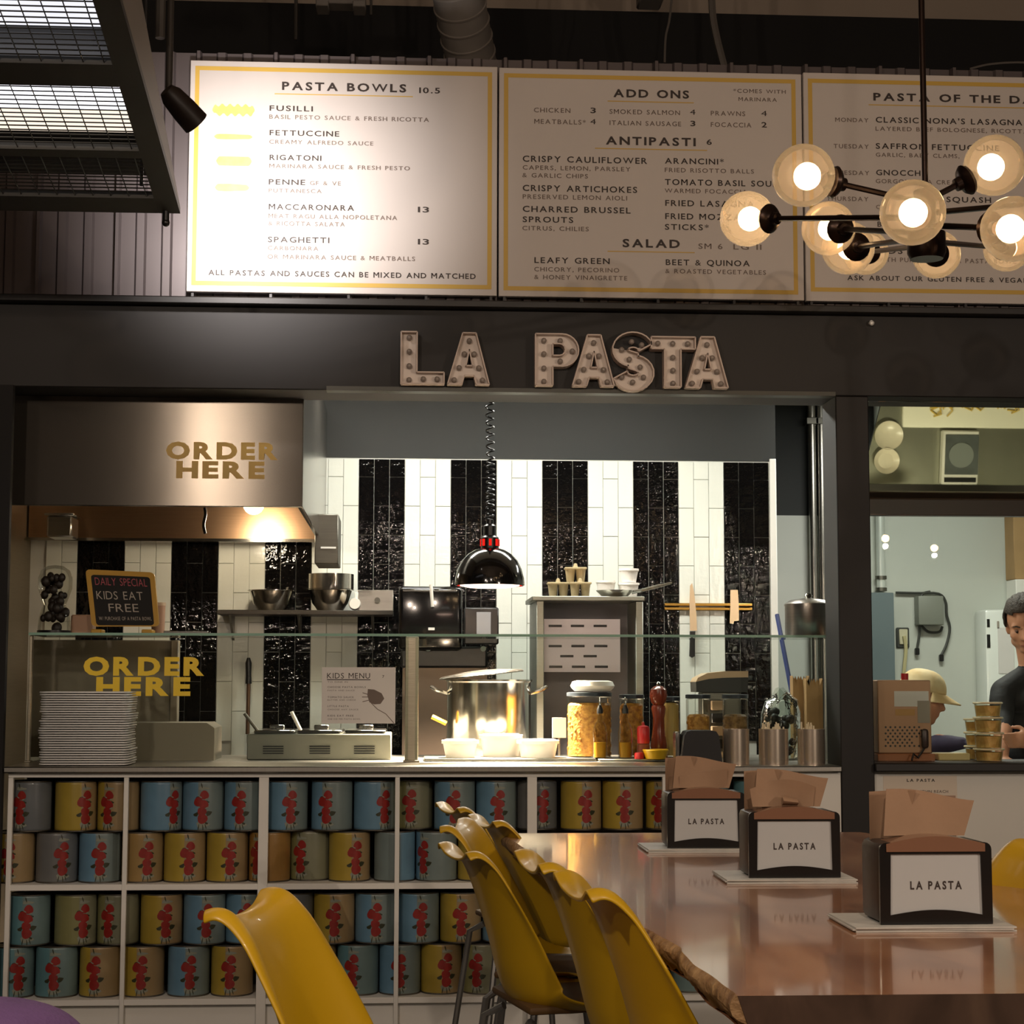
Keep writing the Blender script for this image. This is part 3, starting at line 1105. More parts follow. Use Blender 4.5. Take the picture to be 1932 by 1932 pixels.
# ------------------------------------------------------------------ glass guard
ZG1 = at(800, 1196, YG).z
t = thing('sneeze_guard', 'clear glass counter guard with a flat glass shelf on steel posts', 'glass guard', (at(790, 1400, YG).x, YG, ZC))
gx0, gx1 = lx + .01, at(1576, 1300, YG).x
mb = MB(); mb.box(gx0, gx1, YG - .012, YG + .34, ZG1 - .010, ZG1)
for f in mb.bm.faces:
    f.material_index = 1 if f.normal.y < -.5 else 0
mb.build('top_shelf', [M_GLASS, M_GLASSEDGE], t, recalc=False)
pm_ = at(777, 1300, YG).x
for a, b in ((gx0 + .02, pm_ - .014), (pm_ + .014, gx1 - .03)):
    mb = MB(); mb.box(a, b, YG, YG + .006, ZC + .004, ZG1 - .012); mb.build('front_pane', M_GLASS, t)
M_POST = steel('post steel', (176, 168, 148), 0.35)
for a, b in ((gx0, gx0 + .012), (pm_ - .026, pm_ + .026), (gx1 - .026, gx1 + .016)):
    mb = MB(); mb.box(a, b, YG + .008, YG + .03, ZC + .001, ZG1 - .011, .002); mb.build('post', M_POST, t)
    mb = MB(); mb.box(a - .006, b + .006, YG - .004, YG + .04, ZC, ZC + .008, .002); mb.build('foot_plate', M_POST, t)
# yellow lettering on the glass
yl = YG - .001
for s, X0, X1, B, C_ in (('ORDER', 157, 385, 1275, 35), ('HERE', 181, 359, 1313, 35)):
    mb = MB(); ptext(mb, s, X0, X1, B, C_, yl, .05, .13); mb.build('order_lettering', M_YELLOWVINYL, t, recalc=False)['label'] = 'yellow ORDER HERE lettering'
# paper kids menu taped to the glass
q = rect(607, 1259, 746, 1365, YG)
t = thing('kids_menu', 'white KIDS MENU sheet taped inside the glass guard', 'paper', ((q[0] + q[1]) / 2, YG - .003, q[2]))
mb = MB(); mb.box(q[0], q[1], YG - .0032, YG - .0022, q[2], q[3]); mb.build('sheet', M_PAPER, t)
for (s, X0, X1, B, C_, m, bo) in (('KIDS MENU', 617, 698, 1280, 10, M_INK, .0), ('TO DINE IN', 618, 656, 1288, 2.6, M_INK2, .0), ('CHOOSE PASTA BOWLS', 618, 690, 1298, 3.2, M_INK, .0),
                               ('PASTA AND SAUCE', 618, 669, 1304, 2.6, M_INK2, 0), ('TOMATO SAUCE', 618, 667, 1317, 3.2, M_INK, 0), ('BUTTER AND CHEESE', 618, 671, 1322, 2.6, M_INK2, 0),
                               ('LITTLE PASTA', 618, 658, 1334, 3.2, M_INK, 0), ('CHOOSE ANY SAUCE', 618, 676, 1340, 2.6, M_INK2, 0), ('KIDS EAT FREE', 618, 667, 1352, 3.2, M_INK, 0),
                               ('ONE KID PER PASTA BOWL', 618, 680, 1358, 2.6, M_INK2, 0), ('7', 721, 725, 1279, 5, M_INK, 0)):
    mb = MB(); ptext(mb, s, X0, X1, B, C_, YG - .0036, bo, .16); mb.build('lettering', m, t, recalc=False)
mb = MB(); a = rect(617, 1281.6, 699, 1283.2, YG)
mb.poly([(a[0], YG - .0036, a[2]), (a[1], YG - .0036, a[2]), (a[1], YG - .0036, a[3]), (a[0], YG - .0036, a[3])]); mb.build('rule', M_INK, t)
# fork twirled with pasta, drawn in grey
mb = MB()
def pp(px, py): return at(px, py, YG - .0036)
pts = [(694, 1300), (706, 1301), (720, 1308), (725, 1318), (718, 1328), (706, 1329), (697, 1325), (693, 1312)]
mb.poly([pp(*p) for p in pts])
for a_, b_ in (((694, 1310), (684, 1307)), ((694, 1315), (683, 1315)), ((696, 1321), (684, 1324)), ((700, 1326), (712, 1338)), ((712, 1338), (728, 1347)), ((728, 1347), (743, 1364))):
    A, B = pp(*a_), pp(*b_)
    n = (B - A).cross(Vector((0, 1, 0))).normalized() * .0014
    mb.poly([A - n, B - n, B + n, A + n])
mb.build('fork_drawing', M_INK2, t)
# ------------------------------------------------------------------ kitchen: hood, lamp, vessels
def base(px, py, Y):
    return at(px, py, Y)


def vessel(name, label, cat, px, pyb, Y, parts, zbase=None, group=None, n=28):
    """parts: list of (partname, material, [(radius_px, height_px)...]) lathe profiles in pixels at depth Y"""
    b = at(px, pyb, Y)
    if zbase is not None:
        b.z = zbase
    k = 1 / ppm(Y)
    t = thing(name, label, cat, b, group)
    for nm, m, prof in parts:
        mb = MB(); mb.lathe([(max(r * k, 1e-4), h * k) for r, h in prof], n=n)
        o = mb.build(nm, m, t, world=False)
    return t, b, k


# extraction hood
HY = 6.98
hx0, hx1 = KX0 + .01, at(572, 850, HY).x
hz0, hz1 = at(300, 955, HY).z, 2.75
M_HOOD = mat('hood steel', (104, 98, 90), 0.22, metal=.72, bump=.05, bscale=2.0)
_nt = M_HOOD.node_tree
_b = _nt.nodes['Principled BSDF']
_b.inputs['Anisotropic'].default_value = .9
_b.inputs['Anisotropic Rotation'].default_value = .25
_tg = _nt.nodes.new('ShaderNodeTangent'); _tg.direction_type = 'RADIAL'; _tg.axis = 'Z'
_nt.links.new(_tg.outputs[0], _b.inputs['Tangent'])
t = thing('extractor_hood', 'brushed steel extractor hood with gold ORDER HERE lettering', 'hood', ((hx0 + hx1) / 2, HY, hz0))
mb = MB(); mb.box(hx0, hx1, HY, HY + .02, hz0, hz1, .003); mb.build('front_panel', M_HOOD, t)
mb = MB(); mb.box(hx1 - .02, hx1, HY + .021, YT - .02, hz0, hz1, .003); mb.build('side_panel', M_HOOD, t)
mb = MB(); mb.box(hx0, hx1 - .021, YT - .10, YT - .08, hz0 + .02, hz1); mb.build('back_panel', steel('copper toned steel', (196, 160, 128), .3), t)
mb = MB(); mb.box(hx0, hx1 - .021, HY + .021, YT - .101, 2.66, 2.68); mb.build('canopy_top', M_STEEL, t)
mb = MB(); mb.box(hx0, hx1 - .021, YT - .16, YT - .101, hz0 + .015, hz0 + .03); mb.build('drip_rail', M_POLISHED, t)
mb = MB(); mb.box(hx1 - .018, hx1 + .09, YT - .75, YT - .40, hz0 - .13, hz0 + .1, .004); mb.build('control_box', M_STEEL_D, t)
mb = MB(); mb.box(hx1 + .01, hx1 + .08, YT - .753, YT - .75, hz0 - .06, hz0 - .052); mb.build('box_slot', M_WHITE, t)
M_GOLDV = mat('gold vinyl lettering', (190, 150, 30), .4)
for s, X0, X1, B, C_ in (('ORDER', 313, 524, 867, 33), ('HERE', 332, 499, 903, 33)):
    mb = MB(); ptext(mb, s, X0, X1, B, C_, HY - .001, .05, .13); mb.build('order_lettering', M_GOLDV, t, recalc=False)['label'] = 'gold ORDER HERE lettering'
hl = at(478, 985, 8.5)
mb = MB(); mb.sphere((hl.x, 8.5, hz0 + .16), .05, 14, 8); mb.build('lamp_globe', emissive('hood lamp globe', (255, 226, 178), 14.0), t)
lamp('hood_lamp_light', 'POINT', (hl.x, 8.5, hz0 + .06), 9, (1, .82, .58), shadow_soft_size=.05)
# pan hanging below the hood at the left
q = rect(83, 968, 140, 1013, 8.6)
t = thing('steel_insert_pan', 'small steel insert pan tucked under the left end of the hood', 'pan', ((q[0] + q[1]) / 2, 8.7, q[2]))
mb = MB()
mb.box(q[0] + .012, q[1] - .012, 8.6, 8.78, q[2], q[3] - .012, .008); mb.build('body', M_STEEL, t)
mb = MB(); mb.box(q[0], q[1], 8.59, 8.79, q[3] - .012, q[3], .004); mb.build('rim', M_POLISHED, t)
# black chain or cable below the hood
c = [at(386 + 2 * math.sin(i), 958 + i * 7, 7.6) for i in range(8)]
mb = MB(); mb.tube([(p.x, p.y, p.z) for p in c], .007, 6); tag(mb.build('hanging_chain', M_BLACKPL), 'short dark chain hanging under the front edge of the hood', 'chain')

# heat lamp on a coiled cord
LY = 7.42
lb = at(924, 1104, LY)
k = 1 / ppm(LY)
t = thing('heat_lamp', 'black dome heat lamp on a coiled cord over the pot', 'lamp', (lb.x, LY, lb.z))
mb = MB()
prof = [(66, 0), (66, 4), (65, 14), (61, 30), (53, 46), (42, 58), (30, 66), (17, 70)]
mb.lathe([(r * k, h * k) for r, h in prof] + [(r * k - .004, h * k - .003) for r, h in reversed(prof)], n=36); mb.build('dome', M_BLACKGLOSS, t, world=False)
mb = MB(); mb.lathe([(17 * k, 70 * k), (17 * k, 90 * k), (12 * k, 94 * k), (12 * k, 112 * k), (7 * k, 116 * k), (7 * k, 124 * k), (.001, 124 * k)], n=20); mb.build('collar', M_BLACKPL, t, world=False)
for i in range(8):
    a = i / 8 * 2 * PI
    mb = MB(); mb.box(-2.6 * k, 2.6 * k, -.003, .003, 74 * k, 87 * k, M=Matrix.Rotation(a, 4, 'Z') @ Matrix.Translation((0, -17 * k, 0)))
    mb.build('vent_slot', emissive('glowing red vent', (255, 40, 30), .9), t, world=False)
mb = MB(); mb.lathe([(.001, -6 * k), (40 * k, -4.5 * k), (56 * k, -1 * k), (57.5 * k, 3 * k)], n=28)
mb.build('bulb', emissive('heat lamp bulb', (255, 214, 190), 7.0), t, world=False)
mb = MB(); mb.lathe([(57.5 * k, 3 * k), (61.5 * k, 0 * k), (62.5 * k, 6 * k), (52 * k, 30 * k), (30 * k, 50 * k), (.001, 56 * k)], n=28)  # red reflection at the dome's inner rim, put in as a glowing ring
mb.build('red_rim_glow', emissive('red heat glow', (255, 46, 30), 1.6), t, world=False)
ztop = 3.05
pts = []
z = lb.z + 124 * k
N = 400
turns = 0.0
for i in range(N + 1):
    u = i / N
    zz = z + (ztop - z) * u
    dens = 46 if zz < at(925, 870, LY).z else 30
    turns += dens * (ztop - z) / N
    pts.append((7.5 * k * math.cos(2 * PI * turns * 1.02) + 1.0 * k * math.sin(u * 9), 7.5 * k * math.sin(2 * PI * turns * 1.02), zz - lb.z))
mb = MB(); mb.tube(pts, 1.7 * k, 5); mb.build('coiled_cord', M_BLACKPL, t, world=False)
lamp('heat_lamp_light', 'SPOT', (lb.x, LY, lb.z - .03), 2300, (1.0, .76, .58), (lb.x, LY, 0), spot_size=2.3, spot_blend=.9, shadow_soft_size=.07)

# ---- on the glass shelf
M_CHALK = mat('chalkboard', (22, 20, 18), .75, var=.2, vscale=10)
M_FRAMEY = mat('yellow plastic frame', (186, 142, 28), .45)
YSH = YG + .12
zsh = ZG1
bq = [at(161, 1074, YSH + .02), at(291, 1080, YSH + .02), at(300, 1182, YSH - .03), at(173, 1182, YSH - .03)]
t = thing('chalkboard_sign', 'yellow framed chalkboard reading KIDS EAT FREE on the glass shelf', 'sign', (at(235, 1190, YSH).x, YSH, zsh))
TL, TR, BR, BL = [Vector(p) for p in bq]
def bl(u, v): return (TL * (1 - u) + TR * u) * (1 - v) + (BL * (1 - u) + BR * u) * v
mb = MB()
def rrect(u0, u1, v0, v1, r):
    o = []
    for (cu, cv, a0) in ((u1 - r, v0 + r, -90), (u1 - r, v1 - r, 0), (u0 + r, v1 - r, 90), (u0 + r, v0 + r, 180)):
        for i in range(5):
            a = math.radians(a0 + 90 * i / 4)
            o.append((cu + r * math.cos(a), cv + r * math.sin(a)))
    return o
outer, inner = rrect(0, 1, 0, 1, .07), rrect(.07, .93, .09, .98, .05)
A = [bl(*p) for p in outer]; B = [bl(*p) for p in inner]
n = len(A)
for (dy0) in (0,):
    va = [mb.bm.verts.new(p) for p in A]; vb = [mb.bm.verts.new(p) for p in B]
    vc = [mb.bm.verts.new(p + Vector((0, .02, 0))) for p in A]; vd = [mb.bm.verts.new(p + Vector((0, .02, 0))) for p in B]
    for i in range(n):
        j = (i + 1) % n
        mb.bm.faces.new((va[i], va[j], vb[j], vb[i])); mb.bm.faces.new((vc[j], vc[i], vd[i], vd[j]))
        mb.bm.faces.new((va[j], va[i], vc[i], vc[j])); mb.bm.faces.new((vb[i], vb[j], vd[j], vd[i]))
mb.build('frame', M_FRAMEY, t)
mb = MB(); mb.prism([p + Vector((0, .004, 0)) for p in B], (0, .01, 0)); mb.build('board', M_CHALK, t)
M_CH1 = mat('pink chalk', (176, 92, 100), .9); M_CH2 = mat('white chalk', (180, 172, 160), .9)
nrm = (TR - TL).cross(BL - TL).normalized()
if nrm.y > 0: nrm = -nrm
for s, u0, u1, v, h, m in (('DAILY SPECIAL', .12, .88, .27, .13, M_CH1), ('KIDS EAT', .12, .80, .52, .14, M_CH2), ('FREE', .28, .72, .74, .14, M_CH2), ('W/ PURCHASE OF A PASTA BOWL', .12, .90, .89, .06, M_CH2)):
    a, b = bl(u0, v), bl(u1, v)
    mb = MB(); text(mb, s, a + nrm * .001 + Vector((0, .002, 0)), (b - a).normalized(), (TL - BL).normalized(), (b - a).length, h * (TL - BL).length, -.004, .12)
    mb.build('chalk_lettering', m, t, recalc=False)
for px in (185, 280):
    p = at(px, 1188, YSH)
    mb = MB(); mb.box(p.x - .02, p.x + .02, YSH - .05, YSH + .05, zsh, zsh + .016, .003); mb.build('foot', M_FRAMEY, t)
# glass jar with dark dried peppers
M_DARKFOOD = mat('dark dried peppers', (44, 34, 26), .5, var=.5, vscale=30)
t, b, k = vessel('glass_dome_jar', 'tall domed glass jar of dark pieces on the glass shelf', 'jar', 102, 1192, YSH + .03,
    [('glass', M_JAR, [(29, 2), (30, 10), (28, 30), (24, 45), (20, 54), (24, 64), (31, 84), (31, 104), (26, 118), (14, 126), (.1, 128)]),
     ('base', M_BLACKPL, [(.1, 0), (31, 0), (31, 6), (.1, 6)])], zbase=zsh)
mb = MB()
for i in range(46):
    u = random.random()
    h = 8 + 100 * u
    rr = (22 if h < 40 else (14 if h < 62 else 24)) * random.random() ** .5
    a = random.random() * 6.28
    mb.sphere((rr * k * math.cos(a), rr * k * math.sin(a), h * k), random.uniform(5, 9) * k, 8, 6, sc=(1, .7, 1.2))
mb.build('dark_pieces', M_DARKFOOD, t, world=False)['kind'] = 'stuff'
# items behind the chalkboard
q = rect(135, 1160, 176, 1192, YSH + .12)
mb = MB(); mb.box(q[0], q[1], YSH + .1, YSH + .19, zsh, q[3], .006); tag(mb.build('tan_box', mat('tan card', (188, 150, 122), .6)), 'small tan box behind the chalkboard, left of it', 'box')
vessel('tan_canister', 'slim tan canister standing behind the right edge of the chalkboard', 'canister', 298, 1192, YSH + .14,
    [('body', mat('tan card', (188, 150, 122), .6), [(.1, 0), (12, 0), (13, 54), (.1, 54)]), ('lid', mat('cream lid', (214, 190, 160), .5), [(14, 54), (14, 60), (.1, 60)])], zbase=zsh)
p = at(350, 1187, YSH)
mb = MB()
mb.box(p.x - .085, p.x + .09, YSH - .012, YSH - .004, zsh, zsh + .012, .002); mb.build
o = mb.build('serving_tongs', M_POLISHED); tag(o, 'steel tongs lying flat on the glass shelf beside the chalkboard', 'tongs')
mb = MB(); mb.box(p.x - .085, p.x + .08, YSH + .004, YSH + .012, zsh, zsh + .012, .002); mb.build('arm', M_POLISHED, o)
# stainless pot at the right end of the shelf
vessel('steel_pot', 'steel pot with lid at the right end of the glass shelf', 'pot', 1526, 1199, YSH + .08,
    [('body', M_STEEL, [(.1, 0), (43, 0), (45, 3), (45, 58), (43, 60)]), ('lid', M_STEEL, [(46, 58), (46, 62), (36, 69), (10, 73), (.1, 73)]), ('knob', M_POLISHED, [(4, 73), (8, 78), (5, 82), (.1, 83)])], zbase=zsh)

# ---- in front of the glass: tray stack
TY0 = YC + .02
q = rect(72, 1303, 241, 1444, TY0)
tw = q[1] - q[0]
NT = 31
th = (q[3] - ZC - .004) / NT
mb = MB()
l0, l1, dd = -tw / 2, tw / 2, .24
# one shallow sheet pan: rolled rim and sloping walls
def ringpts(inset, z):
    r = .025
    o = []
    for (cx, cy, a0) in ((l1 - inset - r, inset + r, -90), (l1 - inset - r, dd - inset - r, 0), (l0 + inset + r, dd - inset - r, 90), (l0 + inset + r, inset + r, 180)):
        for i in range(4):
            a = math.radians(a0 + 30 * i)
            o.append((cx + r * math.cos(a), cy + r * math.sin(a), z))
    return o
R_ = [[mb.bm.verts.new(p) for p in ringpts(i, z)] for i, z in ((.004, th - .0056), (0, th - .0046), (0, th - .0012), (.002, th - .0002), (.02, .0008), (.02, 0), (.006, th - .0062))]
for A_, B_ in zip(R_[:-1], R_[1:]):
    for i in range(len(A_)):
        j = (i + 1) % len(A_)
        f = mb.bm.faces.new((A_[i], A_[j], B_[j], B_[i])); f.smooth = True
mb.bm.faces.new(R_[4]); mb.bm.faces.new(R_[5][::-1])
TRAY = shared_mesh('sheet_pan', mb, [M_ALU])
for i in range(NT):
    o = bpy.data.objects.new('sheet_pan', TRAY); COL.objects.link(o)
    o.location = ((q[0] + q[1]) / 2 + random.uniform(-.004, .004) + .003 * math.sin(i * .35), TY0 + random.uniform(0, .004), ZC + .0005 + i * th)
    o.rotation_euler = (0, 0, random.uniform(-.012, .012))
    lab = 'aluminium sheet pan in the tall stack on the counter'
    if i == NT - 1: lab = 'topmost aluminium sheet pan of the tall stack on the counter'
    if i == 0: lab = 'lowest aluminium sheet pan of the tall stack on the counter'
    tag(o, lab, 'sheet pan', 'stack of sheet pans')

# steel canisters with cutlery
M_CUT = mat('cream cutlery', (222, 208, 176), .5)
M_MIRRORST = mat('mirror steel', (210, 204, 194), .17, metal=1.0)
for i, (pc, w, lab, m) in enumerate(((1389, 50, 'steel canister beside the black holder, left of three', 0), (1460, 56, 'steel canister heaped with cream cutlery, middle of three', 26), (1531, 52, 'steel canister with cream straws beside the pier, right of three', 14))):
    t, b, k = vessel('cutlery_canister', lab, 'canister', pc, 1447, YC + .1,
        [('body', mat('canister steel', (226, 212, 194), .24, metal=.85), [(.1, 0), (w / 2, 0), (w / 2, 67), (w / 2 - 1.5, 67), (w / 2 - 1.5, 4), (.1, 4)])], zbase=ZC, group='steel canisters on the counter')
    for j in range(m):
        a = random.random() * 6.28; rr = random.random() ** .5 * (w / 2 - 6)
        mb = MB()
        x, y = rr * math.cos(a) * k, rr * math.sin(a) * k
        hh = random.uniform(68, 80) * k
        mb.box(x - .003, x + .003, y - .001, y + .001, .02, hh, .0005)
        mb.build('cutlery', M_CUT, t, world=False)
# black plastic holder
q = rect(1283, 1378, 1362, 1447, YC + .05)
t = thing('cup_lid_holder', 'black plastic holder with rounded top on the counter, left of the canisters', 'holder', ((q[0] + q[1]) / 2, YC + .08, ZC))
mb = MB()
w2, h2 = (q[1] - q[0]) / 2, q[3] - ZC
pts = [(-w2, 0), (w2, 0), (w2 * .82, h2 * .85), (w2 * .7, h2 * .97), (w2 * .5, h2), (-w2 * .5, h2), (-w2 * .7, h2 * .97), (-w2 * .82, h2 * .85)]
mb.prism([((q[0] + q[1]) / 2 + x, YC + .03, ZC + z) for x, z in pts], (0, .11, 0)); mb.build('body', mat('matt black plastic', (16, 16, 18), .55), t)
mb = MB(); mb.box(q[0] - .012, q[0] + .006, YC + .08, YC + .15, ZC + .0, ZC + h2 * .95, .004); mb.build('side_plate', M_STEEL, t)

# ---- behind the glass
YK = YG + .22
M_GREYMETAL = mat('grey steel cabinet', (120, 120, 110), .45, metal=.4, var=.1)
q = rect(466, 1385, 738, 1438, YK)
t = thing('steam_table', 'grey steel food warmer box with three louvred vents behind the glass', 'food warmer', ((q[0] + q[1]) / 2, YK, ZC))
mb = MB(); mb.box(q[0], q[1], YK, YK + .36, ZC + .001, q[3], .003); mb.build('body', M_GREYMETAL, t)
for a0 in (496, 584, 668):
    for r in range(4):
        s_ = rect(a0, 1407 + r * 4.4, a0 + 39, 1409.2 + r * 4.4, YK)
        mb = MB(); mb.box(s_[0], s_[1], YK - .003, YK + .001, s_[2], s_[3]); mb.build('louvre', M_BLACKPL, t)
for a0, a1 in ((478, 556), (560, 645), (650, 728)):
    s_ = rect(a0, 1378, a1, 1385, YK)
    mb = MB(); mb.box(s_[0], s_[1], YK + .02, YK + .34, q[3] + .0005, s_[3], .004); mb.build('pan_lid', M_POLISHED, t)
    mb = MB(); mb.box((s_[0] + s_[1]) / 2 - .03, (s_[0] + s_[1]) / 2 + .03, YK + .17, YK + .19, s_[3], s_[3] + .018, .003); mb.build('lid_handle', M_POLISHED, t)
mb = MB(); a, b = at(550, 1343, YK + .1), at(570, 1384, YK + .12); mb.tube([a, b], .008, 8); tag(mb.build('ladle_handle', mat('white plastic', (222, 218, 208), .4)), 'white ladle handle leaning out of the food warmer', 'ladle')
mb = MB(); a, b = at(461, 1346, YK + .1), at(490, 1384, YK + .1); mb.tube([a, b], .007, 8); tag(mb.build('spoon_handle', M_STEEL_D), 'steel spoon handle leaning over the left end of the food warmer', 'spoon')
# flat steel till cover on the left behind the glass
q = rect(243, 1364, 404, 1438, YK - .05)
mb = MB(); mb.prism([(q[0], YK - .05, ZC), (q[1], YK - .05, ZC), (q[1], YK - .05, q[3] - .02), (q[1] - .03, YK - .05, q[3]), (q[0], YK - .05, q[3])], (0, .3, 0))
tag(mb.build('steel_till_box', mat('khaki steel', (134, 124, 106))), 'dull steel box behind the sheet pan stack and glass', 'box')
# big steel screen at the far left behind the lettering
q = rect(55, 1203, 330, 1440, YK + .32)
mb = MB(); mb.box(q[0], q[1], YK + .32, YK + .36, ZC, q[3] - .01, .003); mb.box(q[1] - .02, q[1] + .012, YK + .31, YK + .37, ZC, q[3] - .01, .003)
tag(mb.build('steel_splash_screen', mat('khaki steel', (134, 124, 106), .5, metal=.25, var=.1)), 'large dull steel splash screen behind the yellow ORDER HERE letters', 'screen')
# stock pot
PY = YG + .54
t, b, k = vessel('stock_pot', 'tall shiny steel stock pot with side handles under the heat lamp', 'pot', 922, 1432, PY,
    [('body', M_MIRRORST, [(.1, 0), (77, 0), (79, 4), (79, 138), (82, 141), (82, 144), (77, 144), (77, 8), (.1, 8)])], zbase=ZC, n=48)
for sx in (-1, 1):
    pts = [(sx * 78 * k, -.03, 118 * k), (sx * 98 * k, -.03, 124 * k), (sx * 108 * k, -.02, 130 * k), (sx * 108 * k, .02, 130 * k), (sx * 98 * k, .03, 124 * k), (sx * 78 * k, .03, 118 * k)]
    mb = MB(); mb.tube(pts, 3.5 * k, 8); mb.build('handle', M_POLISHED, t, world=False)
mb = MB(); MM = Matrix.Rotation(math.radians(-6), 4, 'Y')
mb.lathe([(.001, 10 * k), (30 * k, 9 * k), (76 * k, 4 * k), (80 * k, 1 * k), (80 * k, -1 * k), (.001, 2 * k)], c=(-14 * k, 0, 152 * k), n=40, M=MM); mb.build('lid', M_MIRRORST, t, world=False)
mb = MB(); a = at(815, 1352, PY - .1); b_ = at(842, 1365, PY - .1); mb.tube([a, b_], .010, 8); tag(mb.build('spatula_handle', mat('yellow handle plastic', (220, 160, 40), .4)), 'yellow utensil handle poking out left of the stock pot', 'utensil')
# white tubs on a steel tray
q = rect(800, 1437, 1122, 1446, YG + .12)
mb = MB(); mb.box(q[0], q[1], YG + .05, YG + .30, ZC + .0005, ZC + .012, .003); o = mb.build('steel_tray', M_STEEL); tag(o, 'flat steel tray under the white tubs', 'tray')
M_TUB = mat('white plastic tub', (236, 230, 222), .4)
for pc, w, h, yy, lab in ((868, 66, 32, .10, 'white plastic tub left of the stock pot base'), (945, 78, 40, .20, 'tall white plastic tub in front of the stock pot'), (1015, 76, 32, .10, 'white plastic tub right of the stock pot base')):
    t, b, k = vessel('white_tub', lab, 'tub', pc, 1437, YG + yy + .06,
        [('body', M_TUB, [(.1, 0), (w / 2 - 6, 0), (w / 2 - 1, h - 6), (w / 2 - 3, h - 6), (w / 2 - 7, 2), (.1, 2)]), ('rim', M_TUB, [(w / 2 - 4, h - 6), (w / 2 + 2, h - 6), (w / 2 + 2, h), (w / 2 - 4, h)]), ('lid', M_TUB, [(w / 2 - 2, h), (w / 2 - 6, h + 2), (.1, h + 2)])], zbase=ZC + .0125, group='white tubs under the heat lamp')
# steel tray under the jars
q = rect(1066, 1437, 1282, 1446, YG + .12)
mb = MB(); mb.box(at(1126, 1440, YG + .12).x, q[1], YG + .04, YG + .34, ZC + .0005, ZC + .010, .003); tag(mb.build('steel_tray', M_STEEL), 'flat steel tray under the pasta jars and bottles', 'tray')
ZJ = ZC + .0105
M_PASTAF = mat('dried pasta', (214, 160, 74), .5, var=.4, vscale=60, rgb2=(150, 96, 34), bump=.6, bscale=80)
M_PASTAG = mat('golden penne', (206, 150, 56), .5, var=.4, vscale=60, rgb2=(140, 88, 30), bump=.6, bscale=80)
M_SHELL = mat('brown pasta shells', (176, 138, 84), .5, var=.5, vscale=50, rgb2=(96, 68, 38), bump=.8, bscale=70)
M_LIDB = mat('dark jar lid', (52, 58, 66), .3, metal=.4)


def jar(label, px, w, pyt, pyb, Y, fill, fillh, z, lidm=M_LIDB, bumps=0):
    h = (at(px, pyt, Y).z - z) * ppm(Y)
    t, b, k = vessel('glass_jar', label, 'jar', px, pyb, Y,
        [('glass', M_JAR, [(.1, 0), (w / 2, 0), (w / 2, h - 10), (w / 2 - 2, h - 8)]), ('lid', lidm, [(w / 2, h - 8), (w / 2 + 1, h - 7), (w / 2 + 1, h - 1), (w / 2 - 2, h), (.1, h)])], zbase=z, group='glass pasta jars')
    mb = MB(); mb.lathe([(.001, 3 * k), ((w / 2 - 2) * k, 3 * k), ((w / 2 - 2) * k, fillh * h * k), ((w / 2 - 6) * k, (fillh * h + 4) * k), (.001, (fillh * h + 5) * k)], n=20)
    for i in range(bumps):
        a = random.random() * 6.28; zz = random.uniform(4, fillh * h) * k; r = (w / 2 - 3) * k
        mb.sphere((r * math.cos(a), r * math.sin(a), zz), 4 * k, 6, 5, sc=(.8, .8, 1))
    mb.build('pasta', fill, t, world=False)['kind'] = 'stuff'
    return t


jar('large glass jar of dried pasta with a white tub on its lid', 1112, 84, 1306, 1437, YG + .22, M_PASTAF, .80, ZJ, bumps=90)
jar('glass jar of golden penne right of the oil bottles', 1192, 46, 1310, 1437, YG + .26, M_PASTAG, .82, ZJ, bumps=50)
jar('slim glass jar of pale spaghetti right of the pepper mill', 1266, 34, 1314, 1437, YG + .24, mat('spaghetti', (206, 176, 104), .5, var=.3, vscale=200, stretch=(1, 1, .02)), .86, ZJ)
jar('glass jar of small pasta behind the black holder', 1318, 46, 1310, 1440, YG + .2, M_PASTAF, .66, ZC + .0005, bumps=40)
jar('glass jar of brown pasta shells behind the left canister', 1388, 48, 1310, 1440, YG + .2, M_SHELL, .66, ZC + .0005, bumps=50)
# tub on the large jar
b = at(1118, 1306, YG + .22)
vessel('white_lid_tub', 'shallow white tub lying on the lid of the large pasta jar', 'tub', 1118, 1306, YG + .22, [('body', M_TUB, [(.1, 0), (34, 0), (40, 6), (42, 10), (38, 18), (30, 20), (.1, 20)])], zbase=at(1112, 1305, YG + .22).z + .002)
# oil bottles
M_OIL = mat('olive oil', (176, 132, 40), .1, trans=.5)
for pc, lab in ((1132, 'clear oil bottle with pour spout, left of two'), (1180, 'clear oil bottle with pour spout, right of two')):
    t, b, k = vessel('oil_bottle', lab, 'bottle', pc, 1437, YG + .10,
        [('glass', M_JAR, [(.1, 0), (13, 0), (14, 4), (14, 48), (11, 62), (5, 72), (4, 84), (5, 86)]), ('oil', M_OIL, [(.1, 2), (11.5, 2), (12, 30), (.1, 30)]),
         ('stopper', M_BLACKPL, [(6, 84), (6, 92), (4, 96), (3, 100)]), ('spout', M_POLISHED, [(2.4, 98), (1.4, 114), (.2, 115)])], zbase=ZJ, group='oil bottles')
